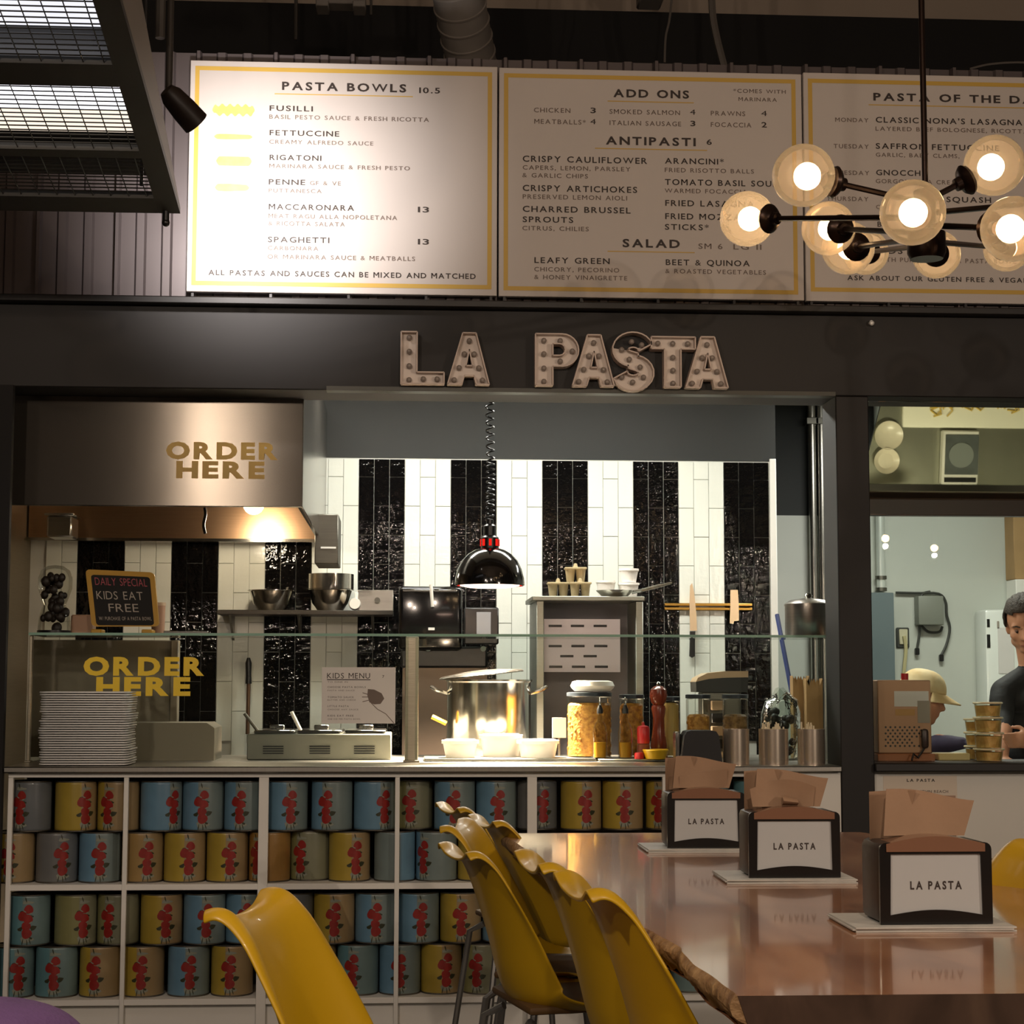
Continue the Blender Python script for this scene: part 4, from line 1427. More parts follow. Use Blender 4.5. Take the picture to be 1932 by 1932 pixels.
# pepper mill
M_MILL = mat('red brown lacquered wood', (118, 46, 26), .25, coat=.5)
vessel('pepper_mill', 'tall red-brown wooden pepper mill', 'pepper mill', 1243, 1437, YG + .17,
    [('body', M_MILL, [(.1, 0), (17, 0), (17, 6), (14, 14), (16, 22), (12, 50), (11, 74), (14, 92), (12, 98)]), ('head', M_MILL, [(10, 98), (14, 104), (17, 116), (15, 128), (8, 134), (.1, 136)]), ('finial', M_POLISHED, [(3, 135), (4, 139), (2, 142), (.1, 143)])], zbase=ZJ)
M_REDCAP = mat('red plastic', (178, 28, 30), .35)
vessel('sauce_bottle', 'small sauce bottle with a red cap beside the pepper mill', 'bottle', 1214, 1437, YG + .10,
    [('body', mat('brown sauce', (116, 58, 40), .3), [(.1, 0), (11, 0), (12, 4), (12, 26), (8, 30)]), ('cap', M_REDCAP, [(11, 28), (12, 30), (12, 56), (10, 60), (3, 62), (2, 68), (.1, 69)])], zbase=ZJ)
vessel('yellow_ramekin', 'small yellow ramekin in front of the pepper mill', 'ramekin', 1237, 1438, YG + .06,
    [('body', mat('yellow ceramic', (232, 184, 32), .3, coat=.4), [(.1, 0), (19, 0), (25, 16), (24, 18), (20, 12), (17, 3), (.1, 3)])], zbase=ZJ)
vessel('red_cap_jar', 'tiny red jar left of the yellow ramekin', 'jar', 1206, 1438, YG + .06, [('body', M_REDCAP, [(.1, 0), (9, 0), (9, 9), (7, 12), (.1, 12)])], zbase=ZJ)
# white price card
q = rect(1042, 1354, 1068, 1392, YG + .3)
t = thing('price_card', 'small white card on a stand left of the large pasta jar', 'card', ((q[0] + q[1]) / 2, YG + .3, ZC))
mb = MB(); mb.box(q[0], q[1], YG + .3, YG + .304, q[2], q[3]); mb.build('card', M_PAPER, t)
mb = MB(); mb.box((q[0] + q[1]) / 2 - .004, (q[0] + q[1]) / 2 + .004, YG + .304, YG + .31, ZC, q[3]); mb.build('stand', M_STEEL, t)
# black bread box with a tan top, on a small steel stand behind the jars
yb = YG + .36
q = rect(1313, 1266, 1412, 1306, yb)
t = thing('rounded_box', 'rounded black box with a tan top behind the jars', 'box', ((q[0] + q[1]) / 2, yb, ZC))
x0, x1, z0, z1 = q
def prof_(s0, s1):
    pts = [(x0 + .003, s0), (x1 - .002, s0)]
    return pts
H_ = z1 - z0
mb = MB(); mb.prism([(x0 + .002, yb, z0), (x1 - .004, yb, z0), (x1, yb, z0 + H_ * .7), (x0 + (x1 - x0) * .55, yb, z0 + H_ * .68), (x0 + (x1 - x0) * .25, yb, z0 + H_ * .62), (x0, yb, z0 + H_ * .48)], (0, .15, 0)); mb.build('body', mat('charcoal enamel', (44, 46, 44), .5), t)
mb = MB(); mb.prism([(x0, yb, z0 + H_ * .485), (x0 + (x1 - x0) * .25, yb, z0 + H_ * .625), (x0 + (x1 - x0) * .55, yb, z0 + H_ * .685), (x1, yb, z0 + H_ * .705), (x1, yb, z0 + H_), (x0 + (x1 - x0) * .6, yb, z0 + H_), (x0 + (x1 - x0) * .22, yb, z0 + H_ * .9), (x0 + (x1 - x0) * .04, yb, z0 + H_ * .68)], (0, .15, 0)); mb.build('lid', mat('tan lid', (198, 172, 138), .5), t)
mb = MB(); mb.box(x0 + .03, x1 - .03, yb + .02, yb + .13, ZC + .001, z0, .003); mb.build('stand', M_STEEL_D, t)
for i in range(5):
    qq = rect(1343, 1322 + i * 24, 1366, 1340 + i * 24, yb - .03)
    mb = MB(); mb.box(qq[0], qq[1], yb - .03, yb - .001, max(qq[2], ZC + .002), qq[3], .003); mb.build('stacked_box', (mat('tan lid', (198, 172, 138), .5), M_BLACKPL)[i % 2], t)
# plastic bag with dark contents and paper bags at the right end
yb = YG + .30
b = at(1475, 1432, yb); k = 1 / ppm(yb)
t = thing('plastic_bag', 'clear plastic bag of dark food behind the canisters', 'bag', (b.x, yb, ZC))
mb = MB()
for i in range(24):
    a = random.random() * 6.28; rr = 26 * random.random() ** .5
    mb.sphere((rr * k * math.cos(a), rr * k * .6 * math.sin(a), random.uniform(12, 92) * k), random.uniform(7, 11) * k, 8, 6)
mb.build('dark_food', M_DARKFOOD, t, world=False)['kind'] = 'stuff'
mb = MB()
mb.lathe([(.001, 0), (36 * k, 2 * k), (40 * k, 40 * k), (36 * k, 80 * k), (30 * k, 105 * k), (12 * k, 118 * k), (20 * k, 128 * k)], n=20)
for v in mb.bm.verts:
    v.co *= 1 + .06 * math.sin(v.co.z * 120 + v.co.x * 90)
mb.build('film', thin_glass('crinkled film', (226, 232, 226), 1.5, 1.0, .15, .6, 40), t, world=False)
M_KRAFT = mat('kraft paper', (176, 142, 96), .75, var=.15, vscale=8)
for (a0, b0, a1, b1, yy, lab) in ((1497, 1275, 1528, 1430, .42, 'open kraft paper bag leaning at the right end behind the glass'), (1522, 1280, 1553, 1430, .36, 'kraft paper bag with torn top beside the right glass post')):
    q = rect(a0, b0, a1, b1, YG + yy)
    mb = MB()
    n = 7
    top = [q[3] - (.03 * (i % 2)) for i in range(n)]
    for i in range(n - 1):
        u0, u1 = i / (n - 1), (i + 1) / (n - 1)
        X0, X1 = q[0] + (q[1] - q[0]) * u0, q[0] + (q[1] - q[0]) * u1
        for y_ in (YG + yy, YG + yy + .06):
            mb.poly([(X0, y_, ZC), (X1, y_, ZC), (X1, y_, top[i + 1]), (X0, y_, top[i])])
    for X in (q[0], q[1]):
        mb.poly([(X, YG + yy, ZC), (X, YG + yy + .06, ZC), (X, YG + yy + .06, q[3]), (X, YG + yy, q[3])])
    tag(mb.build('paper_bag', M_KRAFT), lab, 'paper bag')
# broom handle
a, b = at(1466, 1160, 8.2), at(1496, 1318, 8.0)
a2 = a + (b - a) * 2.6
mb = MB(); mb.tube([a, a2], .011, 8); mb.tube([a2, a2 + (b - a) * .12], .016, 8)
tag(mb.build('broom_handle', mat('blue handle plastic', (30, 44, 92), .4)), 'dark blue broom handle leaning in the kitchen', 'broom')

# ---- back wall: shelf, bowls, machine, rack, knives
YW = YT - .24
q = rect(410, 1151, 742, 1160, YW)
t = thing('wall_shelf', 'thin dark shelf on the tiled wall holding steel bowls', 'shelf', ((q[0] + q[1]) / 2, YW, q[2]))
mb = MB(); mb.box(q[0], q[1], YW, YT - .004, q[2], q[3], .003); mb.build('board', mat('dark shelf steel', (56, 52, 46), .45, metal=.5), t)
for px in (430, 560, 700):
    x = at(px, 1160, YW).x
    mb = MB(); mb.prism([(x, YW + .03, q[2]), (x, YT - .004, q[2]), (x, YT - .004, q[2] - .12)], (.012, 0, 0)); mb.build('bracket', M_STEEL_D, t)
zw = q[3] + .0005
YO = YW + .11
bowlp = lambda w, h: [(.1, 0), (w * .28, 0), (w * .40, h * .35), (w * .48, h * .95), (w * .53, h), (w * .53, h * .97), (w * .46, h * .93), (w * .38, h * .37), (w * .26, 3), (.1, 3)]
vessel('steel_bowl', 'wide steel mixing bowl on the wall shelf, left one', 'bowl', 511, 1152, YO, [('body', M_MIRRORST, bowlp(84, 38))], zbase=zw)
vessel('steel_bowl', 'steel mixing bowl on the wall shelf under the straight-sided pan', 'bowl', 623, 1152, YO, [('body', M_MIRRORST, bowlp(84, 40))], zbase=zw)
vessel('straight_sided_pan', 'straight-sided steel pan nested on top of a mixing bowl', 'pan', 623, 1115, YO, [('body', M_MIRRORST, [(.1, -2), (42, -2), (44, 0), (44, 28), (42, 28), (42, 2), (.1, 2)])], zbase=zw + 41 / ppm(YO))
c = at(669, 1143, YW - .0)
t = thing('measuring_cup', 'white plastic measuring cup lying on the wall shelf', 'cup', (c.x, YW + .04, zw))
mb = MB(); mb.lathe([(.001, .03), (10 / ppm(YW), .03), (12 / ppm(YW), -.03), (11 / ppm(YW), -.03), (9 / ppm(YW), .024)], c=(0, 0, 12.5 / ppm(YW)), n=18, M=Matrix.Rotation(PI / 2, 4, 'X')); mb.build('cup', mat('white plastic', (222, 218, 208), .4), t, world=False)
mb = MB(); mb.box(.0, .016, -.004, .004, .055, .09, .002); mb.build('handle', mat('white plastic', (222, 218, 208), .4), t, world=False)
q = rect(674, 1113, 742, 1151, YW + .05)
t = thing('steel_recipe_box', 'flat steel box with a small knob on the wall shelf', 'box', ((q[0] + q[1]) / 2, YW + .05, zw))
mb = MB(); mb.box(q[0], q[1], YW + .05, YW + .14, zw, q[3], .002); mb.build('box', M_STEEL, t)
mb = MB(); mb.cyl(((q[0] + q[1]) / 2 + .01, YW + .05, (zw + q[3]) / 2), ((q[0] + q[1]) / 2 + .01, YW + .036, (zw + q[3]) / 2), .014, n=14); mb.build('knob', M_STEEL_D, t)

# coffee machine and grinder
YM = 8.45
q = rect(752, 1106, 872, 1268, YM)
t = thing('countertop_appliance', 'large gloss black countertop appliance against the tiled wall', 'appliance', ((q[0] + q[1]) / 2, YM, q[2]))
mb = MB(); mb.box(q[0], q[1], YM, YM + .4, q[2] + .1, q[3], .02, seg=3); mb.build('body', M_BLACKGLOSS, t)
s_ = rect(760, 1112, 862, 1117, YM); mb = MB(); mb.box(s_[0], s_[1], YM - .006, YM + .02, s_[2], s_[3], .002); mb.build('chrome_strip', M_POLISHED, t)
mb = MB(); mb.box(q[0] + .01, q[1] + .12, YM + .03, YM + .4, q[2] + .02, q[2] + .12, .01); mb.build('lower_body', M_BLACKPL, t)
mb = MB(); a, b = at(813, 1103, YM - .02), at(816, 1145, YM - .02); mb.tube([a, b], .008, 8); mb.build('steam_wand', mat('white plastic', (222, 218, 208), .4), t)
s_ = rect(808, 1184, 820, 1189, YM); mb = MB(); mb.box(s_[0], s_[1], YM - .003, YM + .01, s_[2], s_[3]); mb.build('badge', M_WHITE, t)
for px in (808, 912):
    c = at(px, 1224, YM); mb = MB(); mb.cyl((c.x, YM + .03, c.z), (c.x, YM + .01, c.z), .013, n=14); mb.build('knob', M_POLISHED, t)
mb = MB(); mb.box(q[0] + .02, q[1] + .12, YM + .05, YM + .4, ZC - .1, q[2] + .02); mb.build('base', mat('warm grey steel', (110, 96, 84), .5, metal=.6), t)
q = rect(874, 1146, 941, 1240, YM - .02)
t = thing('countertop_appliance', 'smaller black appliance with a grey window beside the gloss black one', 'appliance', ((q[0] + q[1]) / 2, YM - .02, q[2]))
mb = MB(); mb.box(q[0] + .004, q[1], YM - .02, YM + .028, q[2] + .06, q[3], .006); mb.build('body', M_BLACKPL, t)
s_ = rect(899, 1155, 926, 1197, YM - .02); mb = MB(); mb.box(s_[0], s_[1], YM - .024, YM - .019, s_[2], s_[3], .001); mb.build('window', mat('grey plastic window', (150, 152, 156), .3), t)

# stainless rack with a punched panel
YR = 8.25
q = rect(1012, 1134, 1214, 1440, YR)
t = thing('steel_rack', 'steel cabinet rack with a slotted white panel behind the jars', 'rack', ((q[0] + q[1]) / 2, YR, q[2]))
M_RACK = steel('rack steel', (150, 152, 142), .45)
mb = MB(); mb.box(q[0], q[0] + .035, YR, YR + .45, .02, q[3], .003); mb.build('side_post', M_RACK, t)
mb = MB(); mb.box(q[1] - .035, q[1], YR, YR + .45, .02, q[3], .003); mb.build('side_post', M_RACK, t)
mb = MB(); mb.box(q[0] - .02, q[1] + .005, YR - .02, YR + .46, q[3] + .0005, q[3] + .022, .003); mb.build('top', M_RACK, t)
pz = rect(1022, 1168, 1170, 1268, YR + .1)
mb = MB(); mb.box(pz[0], pz[1], YR + .1, YR + .104, pz[2], pz[3]); mb.build('slotted_panel', mat('lilac white panel', (206, 204, 214), .4), t)
mb = MB(); mb.box(q[0] + .036, q[1] - .036, YR + .3, YR + .31, .3, q[3]); mb.build('back', mat('grey rack back', (110, 108, 112), .5), t)
for row, (py, xs) in enumerate(((1181, (1035, 1077, 1120)), (1219, (1035, 1078, 1121)), (1238, (1057, 1101)), (1258, (1036, 1079, 1122)))):
    for px in xs:
        s_ = rect(px, py - 2.2, px + 25, py + 2.2, YR + .098)
        mb = MB(); mb.box(s_[0], s_[1], YR + .097, YR + .0995, s_[2], s_[3], .0008); mb.build('slot', M_BLACKPL, t)
zr = q[3] + .0225
# egg boxes
M_PULP = mat('grey brown paper pulp', (168, 152, 116), .85, var=.2, vscale=20)
for (px, pyb, yy, lab) in ((1055, 1131, .04, 'moulded pulp cup carrier on the rack, left'), (1097, 1131, .02, 'moulded pulp cup carrier on the rack, right'), (1088, 1104, .05, 'moulded pulp cup carrier stacked on top')):
    b = at(px, pyb, YR + yy); k = 1 / ppm(YR + yy)
    zb = zr + (0 if pyb > 1110 else 29 * k)
    t = thing('cup_carrier', lab, 'cup carrier', (b.x, YR + yy + .06, zb), 'pulp cup carriers on the rack')
    for dx in (-10, 10):
        mb = MB(); mb.lathe([(.001, 0), (7 * k, 0), (10 * k, 26 * k), (8.5 * k, 26 * k), (6 * k, 3 * k), (.001, 3 * k)], c=(dx * k, 0, 0), n=14); mb.build('cup', M_PULP, t, world=False)
    mb = MB(); mb.box(-21 * k, 21 * k, -.03, .03, 24 * k, 28 * k, .002); mb.build('flange', M_PULP, t, world=False)
    mb = MB(); mb.lathe([(.001, 36 * k), (3 * k, 35 * k), (5 * k, 28 * k)], n=10); mb.build('peak', M_PULP, t, world=False)
for (px, pyb, w, h, lab, dz) in ((1143, 1131, 36, 34, 'white plastic tub on the rack behind the frying pan, left', 12), (1186, 1131, 38, 30, 'white plastic tub on the rack behind the frying pan, right', 12), (1186, 1100, 36, 26, 'white plastic tub stacked on the right tub of the rack', 43)):
    yy = YR + .24
    vessel('white_tub', lab, 'tub', px, pyb, yy, [('body', M_TUB, [(.1, 0), (w / 2 - 4, 0), (w / 2, h - 4), (w / 2 + 1.5, h - 4), (w / 2 + 1.5, h), (.1, h)])], zbase=zr + (dz - 12) / ppm(yy), group='white tubs on the rack')
yy = YR + .06
b = at(1160, 1128, yy); k = 1 / ppm(yy)
t = thing('frying_pan', 'steel frying pan with a long raised handle on the rack', 'frying pan', (b.x, yy, zr))
mb = MB(); mb.lathe([(.001, 0), (24 * k, 0), (34 * k, 10 * k), (36 * k, 12 * k), (33 * k, 11 * k), (23 * k, 2 * k), (.001, 2 * k)], n=30); mb.build('pan', M_MIRRORST, t, world=False)
mb = MB(); mb.tube([(32 * k, -.005, 9 * k), (50 * k, -.01, 12 * k), (80 * k, -.02, 20 * k), (108 * k, -.03, 27 * k)], [4 * k, 3 * k, 3.4 * k, 2.2 * k], 8); mb.build('handle', M_POLISHED, t, world=False)
# magnetic knife strip and knives
q = rect(1254, 1138, 1420, 1153, YT - .03)
t = thing('knife_strip', 'magnetic knife strip on the tiled wall, gold light in its colour', 'knife rack', ((q[0] + q[1]) / 2, YT - .03, q[2]))
M_GOLD_LIT = mat('gold lit steel tint', (178, 138, 70), .3, metal=1.0)  # gold light on the steel strip is put into its colour
hm = (q[3] - q[2])
mb = MB(); mb.box(q[0], q[1], YT - .03, YT - .002, q[2] + hm * .62, q[3], .003); mb.build('upper_bar', M_GOLD_LIT, t)
mb = MB(); mb.box(q[0], q[1], YT - .026, YT - .002, q[2] + hm * .1, q[2] + hm * .5, .003); mb.build('lower_bar', M_GOLD_LIT, t)
M_BLADE = mat('blade steel', (214, 190, 160), .3, metal=.9)
yk = YT - .036
def flat(pts, m, nm, t, d=.004):
    mb = MB(); mb.prism([at(p[0], p[1], yk) for p in pts], (0, d, 0)); return mb.build(nm, m, t)
t = thing('chef_knife', 'chef knife hanging point up on the knife strip', 'knife', at(1308, 1192, yk))
flat([(1302, 1105), (1306, 1100), (1310, 1120), (1314, 1160), (1315, 1190), (1302, 1190), (1301, 1140)], M_BLADE, 'blade', t)
flat([(1302, 1191), (1312, 1191), (1311, 1215), (1311, 1238), (1306, 1241), (1301, 1238), (1302, 1210)], M_BLACKPL, 'handle', t, .016)
t = thing('cleaver', 'short broad cleaver hanging on the knife strip', 'cleaver', at(1386, 1150, yk))
flat([(1378, 1113), (1392, 1113), (1394, 1140), (1394, 1171), (1385, 1172), (1384, 1177), (1377, 1176), (1378, 1140)], M_BLADE, 'blade', t)
# sharpening steel hanging at the left
t = thing('hanging_utensil', 'thin utensil with black handle hanging on the left tiles', 'utensil', at(469, 1300, YT - .06))
mb = MB(); a, b = at(469, 1290, YT - .06), at(467, 1385, YT - .06); mb.tube([a, b], .010, 8); mb.build('rod', mat('brown rod', (110, 84, 66), .4, metal=.6), t)
mb = MB(); a, b = at(469, 1241, YT - .06), at(469, 1290, YT - .06); mb.tube([a, a + (b - a) * .2, a + (b - a) * .7, b], [.008, .016, .014, .016], 10); mb.build('handle', M_BLACKPL, t)
# two conduits on the far wall
for px, lab in ((1530, 'left galvanised pipe on the far kitchen wall'), (1547, 'right galvanised pipe on the far kitchen wall')):
    a = at(px, 700, YF - .06); b = at(px + 6, 1135, YF - .06)
    mb = MB(); mb.cyl((a.x, YF - .06, .3), (a.x, YF - .06, 3.04), .024, n=14); o = mb.build('wall_pipe', M_STEEL); tag(o, lab, 'pipe')
    c = at(px, 795, YF - .06)
    mb = MB(); mb.box(a.x - .036, a.x + .036, YF - .09, YF - .002, c.z - .02, c.z + .02, .003); mb.build('clamp', M_STEEL_D, o)
# ------------------------------------------------------------------ live edge table
edge_px = [(1389, 1879), (1366, 1862), (1342, 1845), (1322, 1826), (1303, 1811), (1290, 1797), (1278, 1788), (1250, 1770), (1227, 1756), (1205, 1743), (1184, 1732), (1150, 1712), (1118, 1692),
           (1085, 1672), (1058, 1652), (1030, 1632), (1004, 1612), (984, 1598), (966, 1586), (950, 1572)]
E_ = [atz(px, py, ZT) for px, py in edge_px]
def dens(P, n):
    out = []
    for i in range(len(P) - 1):
        for j in range(n):
            out.append(P[i].lerp(P[i + 1], j / n))
    out.append(P[-1])
    return out
E_ = dens(E_, 4)
for i, p in enumerate(E_):
    p.x += .004 * math.sin(i * .31) + .0018 * math.sin(i * .8 + 1)
yfar = E_[-1].y
ynear = E_[0].y
far_r = atz(1648, 1578, ZT)
RIGHT = [Vector((far_r.x + .02 * math.sin(i * .9) + (1.55 - far_r.x) * min(1, (yfar - y) / 1.2) , y, ZT)) for i, y in enumerate([yfar - (yfar - ynear) * j / 16 for j in range(17)])]
M_WOOD = wood_mat('varnished red brown slab', (168, 118, 84), (132, 84, 56), (190, 144, 108), .24, .6, .8)
M_BARK = mat('raw live edge', (176, 142, 96), .7, var=.6, vscale=22, rgb2=(104, 72, 42), bump=.9, bscale=45)
TK = .058
t = thing('dining_table', 'long live-edge wooden slab table with glossy top and black legs', 'table', (1.0, (yfar + ynear) / 2, 0))
mb = MB()
loop = E_ + RIGHT
top = [mb.bm.verts.new(p) for p in loop]
mb.bm.faces.new(top)
bot = [mb.bm.verts.new(p + Vector((.02 if i < len(E_) else 0, 0, -TK))) for i, p in enumerate(loop)]
mb.bm.faces.new(bot[::-1])
for i in range(len(E_) - 1, len(loop)):
    j = (i + 1) % len(loop)
    f = mb.bm.faces.new((top[i], top[j], bot[j], bot[i]))
    f.material_index = 1
bmesh.ops.triangulate(mb.bm, faces=[f for f in mb.bm.faces if len(f.verts) > 4])
mb.build('table_top', [M_WOOD, wood_mat('dark slab end', (74, 56, 45), (58, 43, 34), (88, 68, 54), .4, .1)], t)
mb = MB()
from mathutils import noise as NZ
def barkpt(u, v):
    i = u * (len(E_) - 1)
    a = E_[int(min(i, len(E_) - 2))]; b = E_[int(min(i, len(E_) - 2)) + 1]
    p = a.lerp(b, i - int(min(i, len(E_) - 2)))
    q = Vector((p.x * 9, p.y * 9, v * 1.6))
    n1, n2 = NZ.noise(q), NZ.noise(q * 3.1 + Vector((5, 2, 1)))
    env = math.sin(min(1, v * 1.15) * PI) ** .7 if v < .87 else .35
    bulge = env * (.011 + .010 * n1 + .004 * n2)
    return Vector((p.x - bulge + .028 * v * v + .012 * v * n1, p.y, ZT + .0005 - (TK - .004 + .010 * n2 * v) * v))
_cap = [barkpt(0, j / 8) for j in range(9)]
mb.poly(_cap + [Vector((E_[0].x + .021, E_[0].y, ZT - TK))])
mb.grid(barkpt, 260, 8)
mb.build('live_edge', M_BARK, t)
M_LEGB = mat('black steel leg', (18, 17, 17), .5, metal=.3)
fl = atz(1322, 1870, ZT - .1)
for y in (ynear + .38, yfar - .35):
    for x in (atz(1322, 1880, ZT - .15).x if y < 4 else .62, 1.45 if y < 4 else 1.2):
        mb = MB(); mb.box(x - .02, x + .02, y - .035, y + .035, 0, ZT - TK - .001, .003); mb.build('leg', M_LEGB, t)
    mb = MB(); mb.box(.55 if y < 4 else .64, 1.47 if y < 4 else 1.22, y - .03, y + .03, ZT - TK - .05, ZT - TK - .002, .003); mb.build('apron_bar', M_LEGB, t)

# ------------------------------------------------------------------ napkin dispensers on flyers
M_DBODY = mat('dark bronze plastic', (58, 48, 42), .4, var=.1)
M_DFRAME = mat('dispenser black frame', (20, 18, 17), .3, coat=.3)
M_DARCH = mat('smoky amber plastic', (124, 90, 70), .25, coat=.4)
M_CARD = mat('dispenser card', (178, 180, 180), .25, coat=.5)
M_FLYER = mat('newsprint flyer', (196, 194, 186), .7, var=.2, vscale=25)


def build_dispenser():
    t = thing('napkin_dispenser', 'x', 'napkin dispenser')
    w, h, d = .101, .142, .125
    mb = MB(); mb.box(-w, w, .006, d, .0, h, .012, seg=2); mb.build('housing', M_DBODY, t, world=False)
    # front bezel with arched opening
    mb = MB()
    N = 12
    outer = [(-w, 0), (w, 0)] + [(w * math.cos(a) if False else w - .012 + .012 * math.cos(a), h - .012 + .012 * math.sin(a)) for a in [PI / 2 * i / 4 for i in range(5)]] + \
            [(-w + .012 - .012 * math.sin(a), h - .012 + .012 * math.cos(a)) for a in [PI / 2 * i / 4 for i in range(5)]]
    inn = [(-.083 + .166 * i / N, .016 + .009 * math.sin(PI * i / N)) for i in range(N + 1)] + [(.081, .122), (-.081, .122)]
    es = []
    for lp in (outer, inn):
        vs = [mb.bm.verts.new((x, 0, z)) for x, z in lp]
        es += [mb.bm.edges.new((vs[i], vs[(i + 1) % len(vs)])) for i in range(len(vs))]
    bmesh.ops.triangle_fill(mb.bm, edges=es, use_beauty=True, normal=(0, -1, 0))
    r = bmesh.ops.extrude_face_region(mb.bm, geom=mb.bm.faces[:])
    bmesh.ops.translate(mb.bm, vec=(0, .008, 0), verts=[v for v in r['geom'] if isinstance(v, bmesh.types.BMVert)])
    fr = mb.build('front_frame', M_DFRAME, t, world=False)
    mb = MB(); mb.box(-.084, .084, .0035, .0055, .014, .1225); cd_ = mb.build('sign_card', M_CARD, t, world=False)
    mb = MB(); text(mb, 'LA PASTA', (-.046, .003, .060), (1, 0, 0), (0, 0, 1), .093, .0145, .03, .2); mb.build('lettering', M_INK, cd_, world=False, recalc=False)
    # arched amber top cover
    mb = MB()
    pts = [(-w + .012, h - .016)] + [(-w + .012 + (2 * w - .024) * i / 14, h - .002 + .013 * math.sin(PI * i / 14)) for i in range(15)] + [(w - .012, h - .016)]
    mb.prism([(x, -.002, z) for x, z in pts], (0, .07, 0)); mb.build('top_cover', M_DARCH, t, world=False)
    return t


disp = build_dispenser()
DISP = [(1768, 1744, 'nearest napkin dispenser with LA PASTA card, tall brown napkin sticking out', 1.0),
        (1500, 1656, 'middle napkin dispenser with LA PASTA card, curled napkin on top', .96),
        (1333, 1600, 'farthest napkin dispenser with LA PASTA card, beside the can shelves', .94)]
FLY = [('nearest', 1575, 1895), ('middle', 1350, 1605), ('farthest', 1222, 1400)]
LV = ['bottom', 'middle', 'top']
for k, (px, py, lab, sc_) in enumerate(DISP):
    p = atz(px, py, ZT + .010)
    nm, fx0, fx1 = FLY[k]
    ww = .285
    for i in range(3):
        mb = MB(); mb.box(-ww / 2, ww / 2, -.03, .17, 0, .0026)
        o = mb.build('menu_flyer', M_FLYER)
        o.location = (p.x - .012 + random.uniform(-.004, .004), p.y + random.uniform(-.004, .004), ZT + .0004 + i * .0032)
        o.rotation_euler = (0, 0, random.uniform(-.03, .01))
        tag(o, '%s newsprint flyer of the three under the %s napkin dispenser' % (LV[i], nm), 'flyer', 'flyers under the napkin dispensers')
    d = disp if k == 0 else copy_tree(disp)
    d.location = (p.x, p.y, ZT + .0102)
    d.rotation_euler = (0, 0, (0.02, 0.0, -.01)[k])
    d.scale = (1, 1, 1)
    tag(d, lab, 'napkin dispenser', 'napkin dispensers')
    # napkin
    def sheet(fn, nu=14, nv=8):
        mb = MB(); mb.grid(fn, nu, nv)
        r = bmesh.ops.extrude_face_region(mb.bm, geom=mb.bm.faces[:])
        bmesh.ops.translate(mb.bm, vec=(0, .0012, 0), verts=[v for v in r['geom'] if isinstance(v, bmesh.types.BMVert)])
        o = mb.build('napkin', M_BROWNPAPER, d, world=False)
        return o
    z0 = .150
    if k == 0:
        sheet(lambda u, v: Vector((-.080 + .148 * u + .030 * v * (u - .35) - (1 - u) * v * -.022, .045 + .012 * math.sin(u * 3) + .018 * v * (1 - u), z0 + v * (.082 - .016 * u) + .004 * math.sin(u * 5) * v)))
        sheet(lambda u, v: Vector((-.094 + .060 * u + .018 * u * v, .085 + .01 * math.sin(u * 4) - .02 * v * u, z0 - .012 + v * (.088 + .004 * u))))
    elif k == 1:
        sheet(lambda u, v: Vector((-.083 + .135 * u + .012 * (u - .5) * v, .045 + .016 * math.sin(u * 6.5) * v, z0 + v * (.048 + .012 * math.sin(u * 4.4 - .9)))))
        sheet(lambda u, v: Vector((-.02 + .035 * u, .035 - .02 * math.sin(PI * v) * (1 - u * .3), z0 + .004 + v * .022 * (1 - .4 * u))), 6, 6)
    else:
        sheet(lambda u, v: Vector((-.062 + .125 * u, .05 + .01 * math.sin(u * 5) * v, z0 + v * (.030 + .020 * u))))
        sheet(lambda u, v: Vector((-.085 + .06 * u, .08 + .01 * math.sin(u * 5) * v, z0 - .006 + v * (.034 - .004 * u))))

# ------------------------------------------------------------------ yellow shell chairs
M_YEL = mat('yellow moulded plastic', (190, 150, 17), .38, var=.05, vscale=3, coat=.1)
M_CUSH = mat('brown seat pad', (86, 60, 24), .7)
M_CHLEG = mat('grey metal leg', (150, 148, 144), .35, metal=.8)
PROF = [(.215, .632), (.222, .648), (.205, .660), (.12, .645), (.03, .634), (-.05, .642), (-.095, .672), (-.120, .730), (-.138, .800), (-.158, .870), (-.180, .935), (-.200, .985), (-.216, 1.010), (-.230, 1.020), (-.248, 1.016)]
HW = [.19, .20, .205, .215, .222, .225, .222, .214, .204, .194, .184, .174, .168, .164, .160]
KK = [.010, .012, .02, .035, .05, .07, .085, .085, .075, .062, .05, .042, .036, .03, .026]


def crom(P, t):
    n = len(P) - 1
    i = min(int(t * n), n - 1)
    f = t * n - i
    p0, p1, p2, p3 = P[max(i - 1, 0)], P[i], P[i + 1], P[min(i + 2, n)]
    g = lambda a, b, c, d: .5 * (2 * b + (c - a) * f + (2 * a - 5 * b + 4 * c - d) * f * f + (3 * b - a - 3 * c + d) * f ** 3)
    if isinstance(p0, tuple):
        return tuple(g(*q) for q in zip(p0, p1, p2, p3))
    return g(p0, p1, p2, p3)


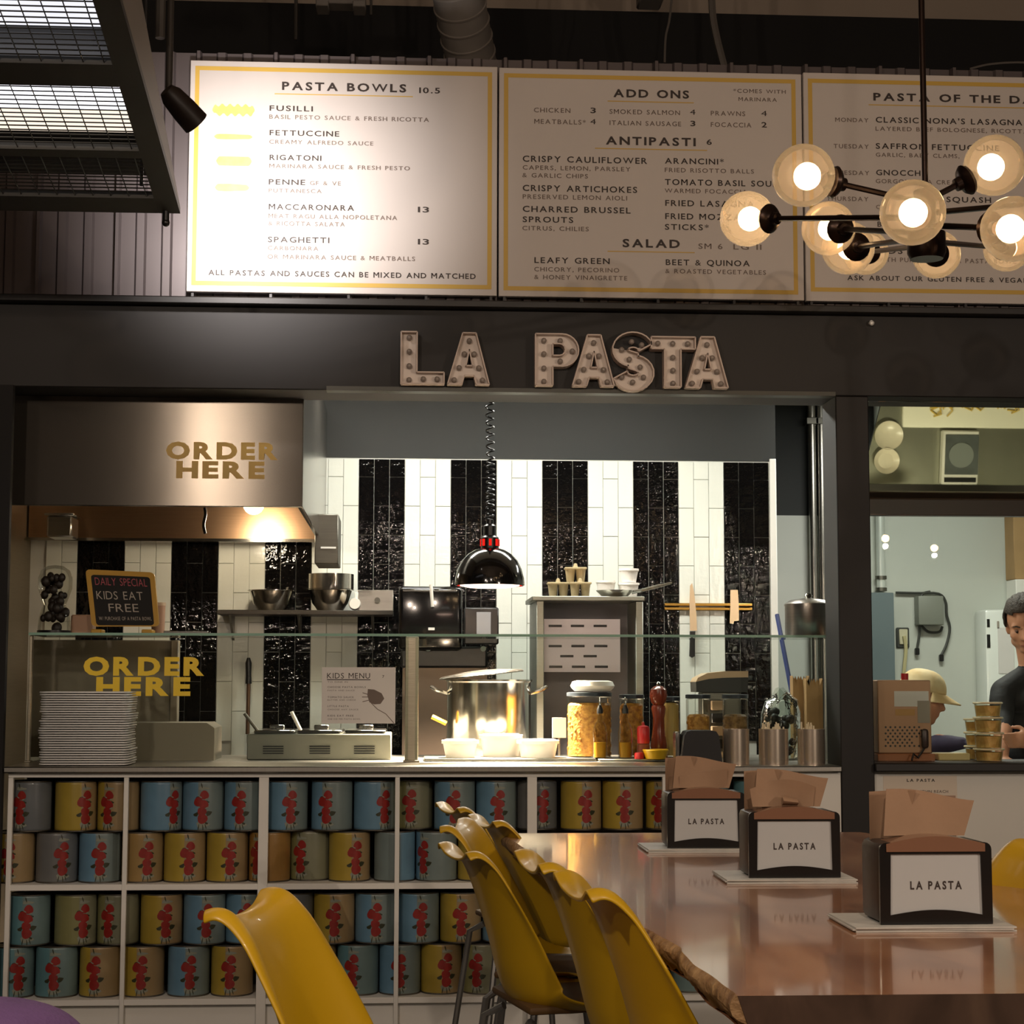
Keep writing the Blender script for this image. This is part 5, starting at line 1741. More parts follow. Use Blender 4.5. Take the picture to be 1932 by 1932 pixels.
def shell(u, v):
    s = 2 * u - 1
    x, z = crom(PROF, v)
    w, kk = crom(HW, v), crom(KK, v)
    e = .01
    a, b = crom(PROF, max(v - e, 0)), crom(PROF, min(v + e, 1))
    tx, tz = b[0] - a[0], b[1] - a[1]
    l = math.hypot(tx, tz) or 1
    nx, nz = tz / l, -tx / l          # normal to the front / top side
    if nz < 0 and v < .3:
        nx, nz = -nx, -nz
    c = kk * (abs(s) ** 2.2)
    back = max(0.0, (v - .35) / .65)
    lip = max(0, abs(s) - .84) / .16
    c -= back * .030 * lip ** 1.6      # rolled-out side lips on the back
    if v < .2:
        c = kk * abs(s) ** 2.2 - .015 * lip ** 2
    zz = z + nz * c
    # corners of the top edge flick up a little
    top = max(0, (v - .82) / .18)
    zz += .012 * top * max(0, abs(s) - .55) / .45 - .012 * top * (1 - abs(s)) * 0
    return Vector((x + nx * c, -s * w, zz))


def build_chair():
    t = thing('shell_chair', 'x', 'chair')
    mb = MB(); mb.grid(shell, 28, 56)
    o = mb.build('seat_shell', M_YEL, t, world=False)
    md = o.modifiers.new('solid', 'SOLIDIFY'); md.thickness = .007; md.offset = 0
    md2 = o.modifiers.new('sub', 'SUBSURF'); md2.levels = 1; md2.render_levels = 1
    mb = MB(); mb.box(-.10, .18, -.17, .17, .652, .672, .008, seg=2)
    mb.build('seat_pad', M_CUSH, t, world=False)
    for sx, sy in ((1, 1), (1, -1), (-1, 1), (-1, -1)):
        mb = MB(); mb.tube([(.10 * sx + .02, .12 * sy, .628), (.14 * sx + .02, .16 * sy, .60), (.21 * sx + .01, .22 * sy, .0)], .011, 8); mb.build('leg', M_CHLEG, t, world=False)
    mb = MB(); mb.tube([(.18 * sx + .015, .19 * sy, .22) for sx, sy in ((1, 1), (1, -1), (-1, -1), (-1, 1))], .008, 6, closed=True); mb.build('foot_rail', M_CHLEG, t, world=False)
    return t


chair = build_chair()
ZTOP = 1.034
CH = [(872, 1606, 13, .95, 'yellow shell chair seen from behind, nearest of the left-hand group at the table'),
      (866, 1558, -12, .97, 'yellow shell chair turned to show its orange-lit inner seat back'),
      (922, 1549, 13, .955, 'yellow shell chair mostly hidden behind the inward-turned chair, touching the table'),
      (856, 1524, 14, .95, 'yellow shell chair farthest from the viewer in the left-hand group'),
      (1104, 1672, 6, 1.01, 'yellow shell chair nearest the raw edge of the table front'),
      (1018, 1626, 6, 1.0, 'yellow shell chair tucked behind the front chair at the table edge'),
      (474, 1708, -13, 1.0, 'single yellow shell chair apart from the others, in front of the can shelves'),
      (1995, 1604, 196, 1.0, 'yellow shell chair on the far right side of the table')]
for k, (px, py, a, scl, lab) in enumerate(CH):
    p = atz(px, py, ZTOP * scl)
    f = Vector((math.cos(math.radians(a)), math.sin(math.radians(a)), 0))
    o = chair if k == 0 else copy_tree(chair)
    o.location = (p.x + f.x * .225 * scl, p.y + f.y * .225 * scl, 0)
    o.scale = (scl, scl, scl)
    o.rotation_euler = (0, 0, math.radians(a))
    tag(o, lab, 'chair', 'yellow shell chairs')

# purple coat slung in the lower left corner
c = at(-30, 1990, 2.6)
t = thing('purple_fabric', 'soft purple fabric in the lower left corner of the photograph', 'fabric', (c.x, 2.6, 0))
mb = MB()
def coat(u, v):
    a = 2 * PI * u
    prof = [(0.0, .022), (.05, .016), (.09, -.004), (.12, -.05), (.135, -.13), (.14, -.25), (.15, -.40)]
    r, z = crom(prof, v)
    r *= 1 + .05 * math.sin(a * 5 + v * 4) * v + .03 * math.sin(a * 9) * v
    return Vector((c.x + r * 1.25 * math.cos(a), 2.6 + r * math.sin(a), at(20, 1893, 2.6).z - .015 + z))
mb.grid(coat, 48, 24, wrap=True)
mb.build('cloth', mat('purple wool', (98, 70, 116), .85, var=.2, vscale=12, bump=.3, bscale=90), t)
mb = MB(); zc_ = at(20, 1893, 2.6).z - .42
mb.cyl((c.x, 2.6, 0), (c.x, 2.6, zc_ + .3), .03, n=12); mb.cyl((c.x, 2.6, zc_ + .02), (c.x, 2.6, zc_ + .34), .10, .02, n=20); mb.cyl((c.x, 2.6, 0), (c.x, 2.6, .02), .2, n=24); mb.build('stand', M_BLACKPL, t)

# ------------------------------------------------------------------ globe chandelier
def globe_glass(name, tr, bump):
    m = thin_glass(name, (252, 240, 224), 1.22, 1.0, .02, bump, 45)
    nt = m.node_tree
    out = nt.nodes['Material Output']
    old = out.inputs[0].links[0].from_socket
    tl = nt.nodes.new('ShaderNodeBsdfTranslucent')
    tl.inputs[0].default_value = lin((255, 236, 212))
    mx = nt.nodes.new('ShaderNodeMixShader')
    mx.inputs[0].default_value = tr
    nt.links.new(old, mx.inputs[1]); nt.links.new(tl.outputs[0], mx.inputs[2]); nt.links.new(mx.outputs[0], out.inputs[0])
    return m
M_GLOBE = globe_glass('smoked globe glass', .09, 0.0)
M_GLOBE2 = globe_glass('seeded globe glass', .14, .6)
M_BULB = emissive('chandelier bulb', (255, 222, 176), 17.0)
M_BRONZE = mat('dark bronze metal', (40, 28, 22), .3, metal=.8)
GD = .15
hub = at(1747, 425, 4.28)
t = thing('globe_chandelier', 'dark bronze chandelier with clear glass globes over the table', 'chandelier', (hub.x, hub.y, hub.z))
mb = MB(); mb.cyl((hub.x, hub.y, hub.z + .08), (hub.x, hub.y, 5.6), .0075, n=10); mb.build('rod', M_BRONZE, t)
mb = MB(); mb.lathe([(.001, -.085), (.04, -.085), (.047, -.07), (.047, -.02), (.025, -.01), (.025, .05), (.03, .06), (.03, .085), (.012, .095), (.001, .095)], c=hub, n=24); mb.build('hub', M_BRONZE, t)
GL = [(1516, 331, 122, M_GLOBE), (1410, 413, 107, M_GLOBE2), (1563, 431, 105, M_GLOBE), (1722, 401, 128, M_GLOBE), (1876, 312, 119, M_GLOBE), (1912, 432, 128, M_GLOBE),
      (1600, 468, 103, M_GLOBE), (1634, 476, 88, M_GLOBE), (1767, 480, 94, M_GLOBE), (1900, 468, 92, M_GLOBE), (1990, 380, 108, M_GLOBE2)]
HZ = [.055, .02, -.02, .01, .06, .0, -.03, -.05, -.055, -.04, .03]
for (px, py, d, gm), hz in zip(GL, HZ):
    Y = GD * FPX / d * 1.0
    g = at(px, py, Y)
    hp = Vector((hub.x, hub.y, hub.z + hz))
    dr = (g - hp)
    L = dr.length
    dr.normalize()
    neck = g - dr * (GD / 2 + .012)
    mb = MB(); mb.tube([hp, neck], .0075, 8); arm = mb.build('arm', M_BRONZE, t)
    q4 = dr.to_track_quat('Z', 'Y').to_matrix().to_4x4()
    mb = MB(); mb.lathe([(.008, -.028), (.016, -.026), (.018, -.012), (.032, -.006), (.040, .004), (.036, .012), (.016, .014), (.016, .03), (.001, .03)], c=neck, n=20, M=q4); mb.build('socket', M_BRONZE, arm)
    mb = MB(); mb.sphere(g, GD / 2, 28, 18); mb.build('globe', gm, arm)
    mb = MB(); mb.sphere(g - dr * .010, .033, 16, 10); mb.build('bulb', M_BULB, arm)
# ------------------------------------------------------------------ overhead mesh light at the upper left
GY0 = 5.6
C0 = at(340, 403, GY0)
SL = .17
def G(x, t_, dz=0.0):
    """point on the sloping grille: x across, t_ metres toward the viewer"""
    return Vector((x, GY0 - t_, C0.z + SL * t_ + dz))
def tpy(py, px):
    """distance toward the viewer where the grille is seen at pixel px,py"""
    d = ray(px, py)
    # z = C0.z + SL*(GY0 - y)
    s = (C0.z + SL * GY0 - EYE) / (d.z + SL * d.y)
    p = CAM + d * s
    return GY0 - p.y, p.x
xR = C0.x
xLft = -2.6
M_GRIL = mat('dark grille steel', (40, 38, 34), .5, metal=.3)
t = thing('mesh_light_frame', 'large dark steel overhead frame with wire mesh lit from behind', 'light fixture', (xR - .8, GY0 - .6, C0.z))
def slab(x0, x1, t0, t1, th=.02, dz=0.0, m=M_GRIL, nm='frame_rail'):
    mb = MB(); mb.prism([G(x0, t0, dz), G(x1, t0, dz), G(x1, t1, dz), G(x0, t1, dz)], (0, 0, th)); return mb.build(nm, m, t)
tt = lambda py, px=150: tpy(py, px)[0]
xi = tpy(225, 244)[1]
tmax = 1.9
slab(xi, xR, 0, tmax)                                   # right rail
bands = [(403, 372), (297, 283), (163, 121)]
ts = [(tt(a), tt(b)) for a, b in bands]
for a, b in ts:
    slab(xLft, xi - .0005, max(a, 0), b)
open_ = [(ts[0][1], ts[1][0]), (ts[1][1], ts[2][0]), (ts[2][1], tmax)]
for k, (a, b) in enumerate(open_):
    mb = MB()
    x = xi - .022
    while x > xLft:
        mb.tube([G(x, a, .006), G(x, b, .006)], .0018, 4)
        x -= .0545
    n = int((b - a) / .0265)
    for i in range(1, n + 1):
        u = a + (b - a) * i / (n + 1)
        mb.tube([G(xLft, u, .010), G(xi, u, .010)], .0022, 4)
    mb.build('wire_mesh', M_GRIL, t)['kind'] = 'stuff'
# side plate, wedge shaped; light on it is put into its paler grey
mb = MB(); mb.prism([G(xR, 0, .02), G(xR, tmax, .02), G(xR, tmax, .40), G(xR, 1.2, .26)], (-.012, 0, 0)); mb.build('side_plate', mat('lit fixture side', (112, 104, 96), .5, metal=.2), t)
M_LED = emissive('white light diffuser', (250, 248, 255), 2.6)
M_LEDW = emissive('warm light diffuser', (255, 236, 214), 1.3)
a, b = tt(280), tt(240)
slab(xLft + .1, xi - .01, a, b, .01, .05, M_LEDW, 'warm_diffuser')
a, b = tt(238), tt(168)
slab(xLft + .1, xi - .01, a, b, .01, .05, M_LED, 'diffuser')
a, b = tt(85), tt(-20)
slab(xLft + .1, xi - .01, a, b, .01, .05, emissive('dim light diffuser', (240, 240, 250), 1.1), 'upper_diffuser')
slab(xLft, xi - .002, 0, tmax, .01, .12, M_BLACKVOID, 'back_plate')
b = at(314, 412, GY0 + .0)
mb = MB(); mb.cyl((b.x, GY0 - .01, C0.z - .03), (b.x, GY0 - .01, C0.z + .01), .011, n=10); mb.sphere((b.x, GY0 - .01, C0.z - .032), .013, 10, 8); mb.build('corner_bolt', M_BLACKPL, t)
for x in (xR - .1, xR - 1.5):
    for u in (.15, 1.6):
        g = G(x, u, .02)
        mb = MB(); mb.cyl(g, (g.x, g.y, 5.6), .006, n=6); mb.build('hanger_rod', M_BLACKPL, t)

# ------------------------------------------------------------------ spotlight on a stem, aimed at the first menu board
SY = 5.85
s0, s1 = at(330, 190, SY), at(366, 226, SY + .02)
ax = Vector((.62, .50, -.60)).normalized()
hc = at(347, 207, SY)
t = thing('spotlight', 'dark spotlight hanging beside the first menu board', 'spotlight', (hc.x, hc.y, hc.z))
q4 = ax.to_track_quat('Z', 'Y').to_matrix().to_4x4()
mb = MB(); mb.lathe([(.001, -.085), (.025, -.085), (.038, -.06), (.044, .0), (.046, .06), (.040, .06), (.036, .0), (.001, -.01)], c=hc, n=24, M=q4); mb.build('head', mat('dark spotlight enamel', (34, 24, 20), .45), t)
mb = MB(); mb.sphere(hc + ax * .01, .025, 12, 8); mb.build('bulb', emissive('spotlight bulb', (255, 240, 224), 30.0), t)
st = at(320, 100, SY)
mb = MB(); mb.cyl((st.x, SY, hc.z + .03), (st.x, SY, 5.6), .012, n=12); mb.build('stem', mat('grey conduit', (70, 66, 62), .5, metal=.4), t)
mb = MB(); mb.tube([(st.x, SY, hc.z + .035), (hc.x - .01, SY, hc.z + .02)], .009, 8); mb.build('yoke', M_BLACKPL, t)
aim = at(475, 375, YB)
lamp('spotlight_light', 'SPOT', hc + ax * .07, 160, (1.0, .92, .88), aim, spot_size=1.6, spot_blend=1.0, shadow_soft_size=.05)

# ------------------------------------------------------------------ services under the dark ceiling
DY = 8.0
a, b, c = at(850, -90, DY - .2), at(868, 10, DY - .05), at(892, 130, DY + .25)
r = 50 / ppm(DY)
M_DUCT = mat('galvanised duct', (150, 142, 134), .42, metal=.4, var=.2, vscale=6)
t = thing('spiral_duct', 'galvanised spiral duct dropping behind the metal siding', 'duct', (c.x, c.y, c.z))
pts = [Vector(a) + (Vector(a) - Vector(b)) * .6, Vector(a), Vector(b), Vector(c), Vector(c) + (Vector(c) - Vector(b)) * .8]
mb = MB(); mb.tube(pts, r, 28); mb.build('pipe', M_DUCT, t)
for i in range(9):
    u = i / 8
    p = Vector(a).lerp(Vector(b), u * 2) if u < .5 else Vector(b).lerp(Vector(c), u * 2 - 1)
    d = ((Vector(b) - Vector(a)) if u < .5 else (Vector(c) - Vector(b))).normalized()
    q4 = d.to_track_quat('Z', 'Y').to_matrix().to_4x4()
    mb = MB(); mb.lathe([(r + .0, -.006), (r + .006, -.004), (r + .006, .004), (r + .0, .006)], c=p, n=28, M=q4); mb.build('seam', M_DUCT, t)
# ceiling-mounted bracket, rods and cables
q = rect(596, -12, 690, 14, 8.2)
t = thing('ceiling_bracket', 'grey projector bracket at the top edge, left of the duct', 'bracket', ((q[0] + q[1]) / 2, 8.2, q[2]))
mb = MB(); mb.box(q[0], q[1], 8.2, 8.3, q[2] + .02, q[3], .004); mb.build('plate', mat('grey bracket', (120, 114, 108), .5), t)
for x in (q[0] + .03, q[1] - .03):
    mb = MB(); mb.box(x - .03, x + .03, 8.18, 8.3, q[2], q[2] + .03, .004); mb.build('foot', mat('grey bracket', (120, 114, 108), .5), t)
    mb = MB(); mb.cyl((x, 8.25, q[3]), (x, 8.25, 5.6), .01, n=8); mb.build('rod', M_STEEL_D, t)
for px, pyb, w, lab in ((556, 75, .008, 'thin rod hanging from the ceiling above the first board'), (698, 28, .006, 'short thin rod hanging left of the duct'), (302, 72, .016, 'pale pipe end hanging beside the mesh light')):
    a, b = at(px, -60, 8.0), at(px + 2, pyb, 8.0)
    if px == 302:
        a, b = at(px + 4, -60, 5.75), at(px, pyb, 5.75)
    mb = MB(); mb.cyl((a.x, a.y, 5.6), b, w, n=8); tag(mb.build('hanging_rod', mat('grey conduit', (70, 66, 62), .5, metal=.4)), lab, 'rod')
for lst, w, lab in (([(1272, -60), (1264, 30), (1256, 70), (1254, 118)], .006, 'thin pale cable drooping above the middle board'), ([(1342, -60), (1344, 20), (1352, 70), (1366, 125)], .018, 'flexible grey conduit drooping above the middle board'), ([(1830, 130), (1870, 121), (1932, 118), (2040, 124)], .005, 'thin cable lying along the top of the siding')):
    P_ = [at(a, b, 7.6 if w < .0055 else 8.4) for a, b in lst]
    P2 = []
    for i in range(len(P_) - 1):
        for j in range(6):
            P2.append(Vector(crom([tuple(p) for p in P_], (i + j / 6) / (len(P_) - 1))))
    P2.append(P_[-1])
    if w > .0055:
        P2.insert(0, Vector((P_[0].x, P_[0].y, 5.6)))
    mb = MB(); mb.tube(P2, w, 6); tag(mb.build('ceiling_cable', mat('grey cable', (96, 90, 84), .5)), lab, 'cable')
q = rect(1200, -40, 1245, 20, 9.5)
mb = MB(); mb.box(q[0], q[1], 9.3, 9.5, q[2], 5.6, .01); tag(mb.build('grey_duct_box', mat('grey bracket', (120, 114, 108), .5)), 'grey square duct end on the dark ceiling', 'duct')
c = at(1647, 606, YC - .04)
mb = MB(); mb.cyl((c.x, YC - .001, c.z), (c.x, YC - .02, c.z), .008, n=10); mb.sphere((c.x, YC - .022, c.z - .004), .010, 10, 8); tag(mb.build('wall_hook', M_ALU), 'tiny pale hook on the fascia below the third board', 'hook')
# ------------------------------------------------------------------ right-hand kitchen window
# glass pane
gx0_, gx1_ = px1 + .004, XR - .05
mb = MB(); mb.box(gx0_, gx1_, YC + .115, YC + .121, ZL + .001, ZB0 - .001)
o = mb.build('window_1', thin_glass('window glass', (246, 249, 246), 1.5, 1.0)); tag(o, kind='structure')
# tilted mirror over the work table
MY0, MY1 = 7.75, 7.27
m0, m1 = at(1790, 942, MY0), at(1790, 740, MY1)
mxl, mxr = at(1649, 850, 7.45).x, 3.9
t = thing('tilted_mirror', 'tilted overhead mirror in the right window reflecting the work table', 'mirror', ((mxl + mxr) / 2, MY0, m0.z))
A, B = Vector((mxl, MY0, m0.z)), Vector((mxr, MY0, m0.z))
C_, D_ = Vector((mxr, MY1, m1.z)), Vector((mxl, MY1, m1.z))
nm_ = (B - A).cross(C_ - B).normalized()
if nm_.y > 0: nm_ = -nm_
mb = MB(); mb.prism([A, B, C_, D_], tuple(-nm_ * .012)); mb.build('mirror_glass', mat('mirror silver', (222, 214, 186), .02, metal=1.0), t)
mb = MB(); mb.box(mxl, mxr, MY0 - .03, MY0 + .03, m0.z - .075, m0.z - .002, .004); mb.build('lower_frame', mat('dark red brown bar', (58, 34, 26), .4), t)
mb = MB(); mb.box(mxl, mxr, MY1 + .01, MY1 + .03, m1.z + .012, 3.05, .002); mb.build('hanger', M_CHARCOAL, t)

def atm(px, py, z):
    """point at height z seen through the mirror at a pixel"""
    d = ray(px, py).normalized()
    s = (A - CAM).dot(nm_) / d.dot(nm_)
    p = CAM + d * s
    r = d - 2 * d.dot(nm_) * nm_
    return p + r * ((z - p.z) / r.z)
ZK = .90
e = atm(1790, 915, ZK)
ty1 = e.y
ty0 = YC + .36
mb = MB(); mb.box(px1 + .05, 4.3, ty0, ty1, ZK - .04, ZK, .004); o = thing('work_table', 'steel work table behind the right window, seen in the mirror', 'work table', (2.8, (ty0 + ty1) / 2, 0))
mb.build('table_top', steel('table steel', (176, 176, 160), .4), o)
for x in (px1 + .12, 4.2):
    for y in (ty0 + .04, ty1 - .05):
        mb = MB(); mb.cyl((x, y, 0), (x, y, ZK - .041), .02, n=10); mb.build('leg', M_STEEL_D, o)
mb = MB(); mb.box(px1 + .1, 4.25, ty0 + .02, ty1 - .02, .30, .32, .003); mb.build('lower_shelf', M_STEEL_D, o)
# plates
def mr(px, py, rpx, z):
    a = atm(px, py, z); b = atm(px + rpx, py, z)
    return a, (b - a).length
for (px, py, r_, lab) in ((1675, 821, 27, 'cream plate on the work table, upper of two in the mirror'), (1671, 869, 24, 'white bowl on the work table, lower of two in the mirror')):
    c, rr = mr(px, py, r_, ZK)
    mb = MB(); mb.lathe([(.001, .004), (rr * .6, .004), (rr * .95, .022), (rr, .024), (rr * .62, 0), (.001, 0)], c=c, n=28); tag(mb.build('plate', mat('cream ceramic', (226, 216, 196), .3, coat=.4)), lab, 'plate')
# scale
c0, c1 = atm(1771, 914, ZK), atm(1843, 812, ZK)
sx0, sx1 = sorted((c0.x, c1.x)); sy0, sy1 = sorted((c0.y, c1.y))
t = thing('kitchen_scale', 'white kitchen scale with dark glass plate, seen in the mirror', 'scale', ((sx0 + sx1) / 2, (sy0 + sy1) / 2, ZK))
mb = MB(); mb.box(sx0, sx1, sy0, sy1 - .004, ZK + .0005, ZK + .05, .006); mb.build('body', M_WHITE, t)
mb = MB(); mb.box(sx0 + .012, sx1 - .004, sy0 + .02, sy1 - .055, ZK + .0505, ZK + .056, .002); mb.build('plate', mat('grey scale plate', (92, 98, 98), .4, var=.3, vscale=18), t)
mb = MB(); mb.box(sx0 + .012, sx1 - .012, sy1 - .04, sy1 - .016, ZK + .0505, ZK + .053); mb.build('display', M_BLACKPL, t)
mb = MB(); mb.cyl(((sx0 + sx1) / 2, (sy0 + sy1) / 2 - .015, ZK + .0565), ((sx0 + sx1) / 2, (sy0 + sy1) / 2 - .015, ZK + .060), (sx1 - sx0) * .34, n=28); mb.build('dish', mat('cloudy dish', (128, 134, 132), .4), t)
# sheet pan with pasta
c0, c1 = atm(1700, 806, ZK), atm(2050, 735, ZK)
sx0, sx1 = sorted((c0.x, c1.x)); sy0, sy1 = sorted((c0.y, c1.y)); sy0 = max(sy0 - .04, ty0 + .005)
t = thing('pasta_tray', 'large white tray of fresh pasta on the work table, seen in the mirror', 'tray', ((sx0 + sx1) / 2, (sy0 + sy1) / 2, ZK))
mb = MB(); mb.box(sx0, sx1, sy0, sy1, ZK + .0005, ZK + .03, .01, seg=2); mb.build('tray', mat('cream tray', (246, 242, 224), .4), t)
mb = MB()
for i in range(120):
    x = random.uniform(sx0 + .16, sx1 - .03); y = sy0 + .02 + (sy1 - sy0) * .55 * random.random() ** 1.5
    a = random.random() * 6.28; l = .035
    mb.tube([(x, y, ZK + .035), (x + l * math.cos(a), y + l * math.sin(a), ZK + .040), (x + l * 1.6 * math.cos(a + .8), y + l * 1.6 * math.sin(a + .8), ZK + .035)], .004, 5)
mb.build('fresh_pasta', mat('fresh pasta', (220, 188, 90), .5), t)['kind'] = 'stuff'

# things on the ledge
YQ = YC + .14
q = rect(1656, 1283, 1757, 1412, YQ)
t = thing('vented_box', 'tan metal box with punched vent holes and paper labels on the ledge', 'box', ((q[0] + q[1]) / 2, YQ, ZL))
M_TANM = mat('tan metal', (186, 142, 110), .45, metal=.2, var=.08)
mb = MB(); mb.box(q[0], q[1], YQ, YQ + .19, ZL + .03, q[3], .004); mb.build('body', M_TANM, t)
mb = MB(); mb.box(q[0] - .004, q[1] + .012, YQ - .004, YQ + .19, ZL, ZL + .0295, .003); mb.build('base', mat('orange brown board', (170, 104, 62), .5), t)
for r in range(7):
    for c in range(8):
        if r in (4, 5) and c > 5: continue
        px = 1671 + c * 9 + (4.5 if r % 2 else 0); py = 1372 + r * 5.9
        p = at(px, py, YQ)
        mb = MB(); mb.cyl((p.x, YQ - .0006, p.z), (p.x, YQ + .001, p.z), .0042, n=8); mb.build('vent_hole', M_BLACKPL, t)
for (a0, b0, a1, b1, m) in ((1687, 1304, 1752, 1333, M_PAPER), (1731, 1322, 1754, 1364, mat('grey label', (160, 150, 138), .6)), (1689, 1338, 1726, 1350, mat('orange label', (196, 150, 92), .6))):
    s_ = rect(a0, b0, a1, b1, YQ); mb = MB(); mb.box(s_[0], s_[1], YQ - .0012 - .0006 * (a0 > 1700), YQ, s_[2], s_[3]); mb.build('label', m, t)
c = at(1745, 1390, YQ - .015)
t2 = thing('black_handset', 'dark handset hanging on the front of the tan box', 'handset', (c.x, c.y, ZL))
mb = MB(); mb.box(c.x - .014, c.x + .014, YQ - .026, YQ - .003, c.z - .045, c.z + .03, .01, seg=2); mb.build('body', mat('dark brown plastic', (52, 38, 30), .4), t2)
mb = MB(); mb.tube([(c.x, YQ - .014, c.z - .04), (c.x - .03, YQ - .02, c.z - .08), (c.x - .05, YQ - .03, ZL + .03), (c.x - .06, YQ - .04, ZL + .005)], .004, 6); mb.build('cable', M_BLACKPL, t2)
# pasta tubs
M_CLEAR = thin_glass('clear tub plastic', (248, 246, 236), 1.15, .7)
M_TPASTA = mat('tub of pasta', (226, 194, 128), .5, var=.5, vscale=40, rgb2=(190, 148, 84))
def tub(px, pyb, wtop, h, Y, zb, lab):
    t, b, k = vessel('pasta_tub', lab, 'tub', px, pyb, Y,
        [('tub', M_CLEAR, [(.1, 0), (wtop / 2 - 3, 0), (wtop / 2, h - 3)]), ('lid', mat('cloudy lid', (222, 206, 166), .3), [(wtop / 2 + 2, h - 3.5), (wtop / 2 + 3, h - 2), (wtop / 2 + 2, h), (.1, h)]),
         ('filling', M_TPASTA, [(.1, 1), (wtop / 2 - 4, 1), (wtop / 2 - 1.5, h - 7), (.1, h - 6)])], zbase=zb, group='stacked pasta tubs', n=24)
    return h * k
YTB = YC + .16
z = ZL + .0005
for i, n_ in enumerate(('bottom', 'second from bottom', 'third from bottom', 'top')):
    z += tub(1866, 1437, 54 - i, (24, 30, 29, 28)[i], YTB, z, 'clear pasta tub, %s, in the taller stack on the ledge' % n_) + .0005
z = ZL + .0005
for i, n_ in enumerate(('bottom', 'middle', 'top')):
    z += tub(1846, 1437, 48, (26, 26, 25)[i], YTB + .155, z, 'clear pasta tub, %s, in the shorter stack behind' % n_) + .0005
q = rect(1768, 1421, 1828, 1437, YC + .2)
mb = MB(); mb.box(q[0], q[1], YC + .18, YC + .28, ZL + .0005, q[3], .004); tag(mb.build('cream_tray', mat('cream plastic', (224, 200, 140), .4)), 'low cream plastic tray on the ledge left of the pasta tubs', 'tray')

# wall behind: breaker panel, junction box, outlet, pipe, fridge, boxes
YP = YF - .16
q = rect(1640, 1118, 1689, 1420, YF - .2)
mb = MB(); mb.box(q[0], q[1], YF - .2, YF - .008, .3, q[3], .004); tag(mb.build('grey_locker', mat('blue grey paint', (98, 112, 116), .5)), 'tall blue-grey locker on the far wall beside the pier', 'locker')
p = at(1664, 1050, YF - .08)
t = thing('steel_riser_pipe', 'shiny vertical pipe on the far wall just right of the pier', 'pipe', (p.x, YF - .06, at(1664, 1115, YF).z))
mb = MB(); mb.cyl((p.x, YF - .05, at(1664, 1113, YF).z), (p.x, YF - .05, 3.04), .026, n=16); mb.build('pipe', mat('bright galvanised pipe', (214, 220, 214), .3, metal=.3), t)
for py in (1090, 1112):
    zz = at(1664, py, YF - .05).z; mb = MB(); mb.lathe([(.027, -.01), (.034, -.01), (.034, .01), (.027, .01)], c=(p.x, YF - .05, zz), n=16); mb.build('coupling', M_STEEL_D, t)
q = rect(1733, 1124, 1781, 1179, YF - .1)
t = thing('junction_box', 'grey junction box with looping cables on the far wall', 'junction box', ((q[0] + q[1]) / 2, YF - .1, q[2]))
mb = MB(); mb.box(q[0], q[1], YF - .1, YF - .008, q[2], q[3], .008, seg=2); mb.build('box', mat('grey box plastic', (128, 132, 122), .5), t)
M_CAB = mat('dark grey cable', (58, 60, 56), .5)
for lst in ([(1690, 1118), (1730, 1119), (1770, 1120), (1784, 1135), (1786, 1160), (1792, 1185), (1786, 1215), (1776, 1236)], [(1755, 1116), (1740, 1122), (1733, 1150), (1735, 1190), (1730, 1225)], [(1738, 1180), (1752, 1192), (1772, 1192), (1778, 1182)]):
    P_ = [tuple(at(a, b, YF - .03)) for a, b in lst]
    mb = MB(); mb.tube([Vector(crom(P_, i / 24)) for i in range(25)], .008, 6); mb.build('cable', M_CAB, t)
for px, py in ((1776, 1238), (1730, 1226)):
    p = at(px, py, YF - .03); mb = MB(); mb.box(p.x - .012, p.x + .012, YF - .045, YF - .015, p.z - .03, p.z + .01, .004); mb.build('plug', M_BLACKPL, t)
q = rect(1697, 1187, 1713, 1216, YF - .03)
t = thing('wall_outlet', 'wall outlet with a cream plug and cord on the far wall', 'outlet', ((q[0] + q[1]) / 2, YF - .03, q[2]))
mb = MB(); mb.box(q[0] - .016, q[1] + .012, YF - .02, YF - .008, q[2] - .02, q[3] + .01, .006); mb.build('back_box', M_CAB, t)
mb = MB(); mb.box(q[0], q[1], YF - .03, YF - .0205, q[2], q[3], .004); mb.build('plate', mat('cream plate', (206, 200, 170), .4), t)
P_ = [tuple(at(a, b, YF - .04)) for a, b in ((1706, 1200), (1709, 1225), (1706, 1260), (1702, 1300))]
mb = MB(); mb.tube([Vector(crom(P_, i / 16)) for i in range(17)], .011, 6); mb.build('cord', mat('cream cord', (196, 186, 140), .5), t)
YFR = 10.28
q = rect(1861, 1150, 1990, 1420, YFR)
t = thing('white_fridge', 'white upright fridge with papers and magnets behind the cook', 'fridge', ((q[0] + q[1]) / 2, YFR, 0))
mb = MB(); mb.box(q[0], q[1], YFR, YFR + .2, .02, q[3], .02, seg=2); mb.build('body', mat('white enamel', (232, 236, 230), .3, coat=.3), t)
for (a0, b0, a1, b1, m) in ((1862, 1168, 1867, 1183, M_BLACKPL), (1862, 1197, 1868, 1222, M_BLACKPL), (1881, 1172, 1885, 1186, mat('grey label', (160, 150, 138), .6)), (1883, 1184, 1913, 1271, M_PAPER)):
    s_ = rect(a0, b0, a1, b1, YFR); mb = MB(); mb.box(s_[0], s_[1], YFR - .004, YFR, s_[2], s_[3], .0005); mb.build('paper' if m is M_PAPER else 'magnet', m, t)
q2 = rect(1917, 1093, 1990, 1149, YFR + .03)
mb = MB(); mb.box(q2[0], q2[1], YFR + .03, YFR + .2, q[3] + .001, q2[3], .004); tag(mb.build('white_carton', M_WHITE), 'white carton standing on the fridge', 'carton')
q3 = rect(1913, 962, 1990, 1092, YFR + .04)
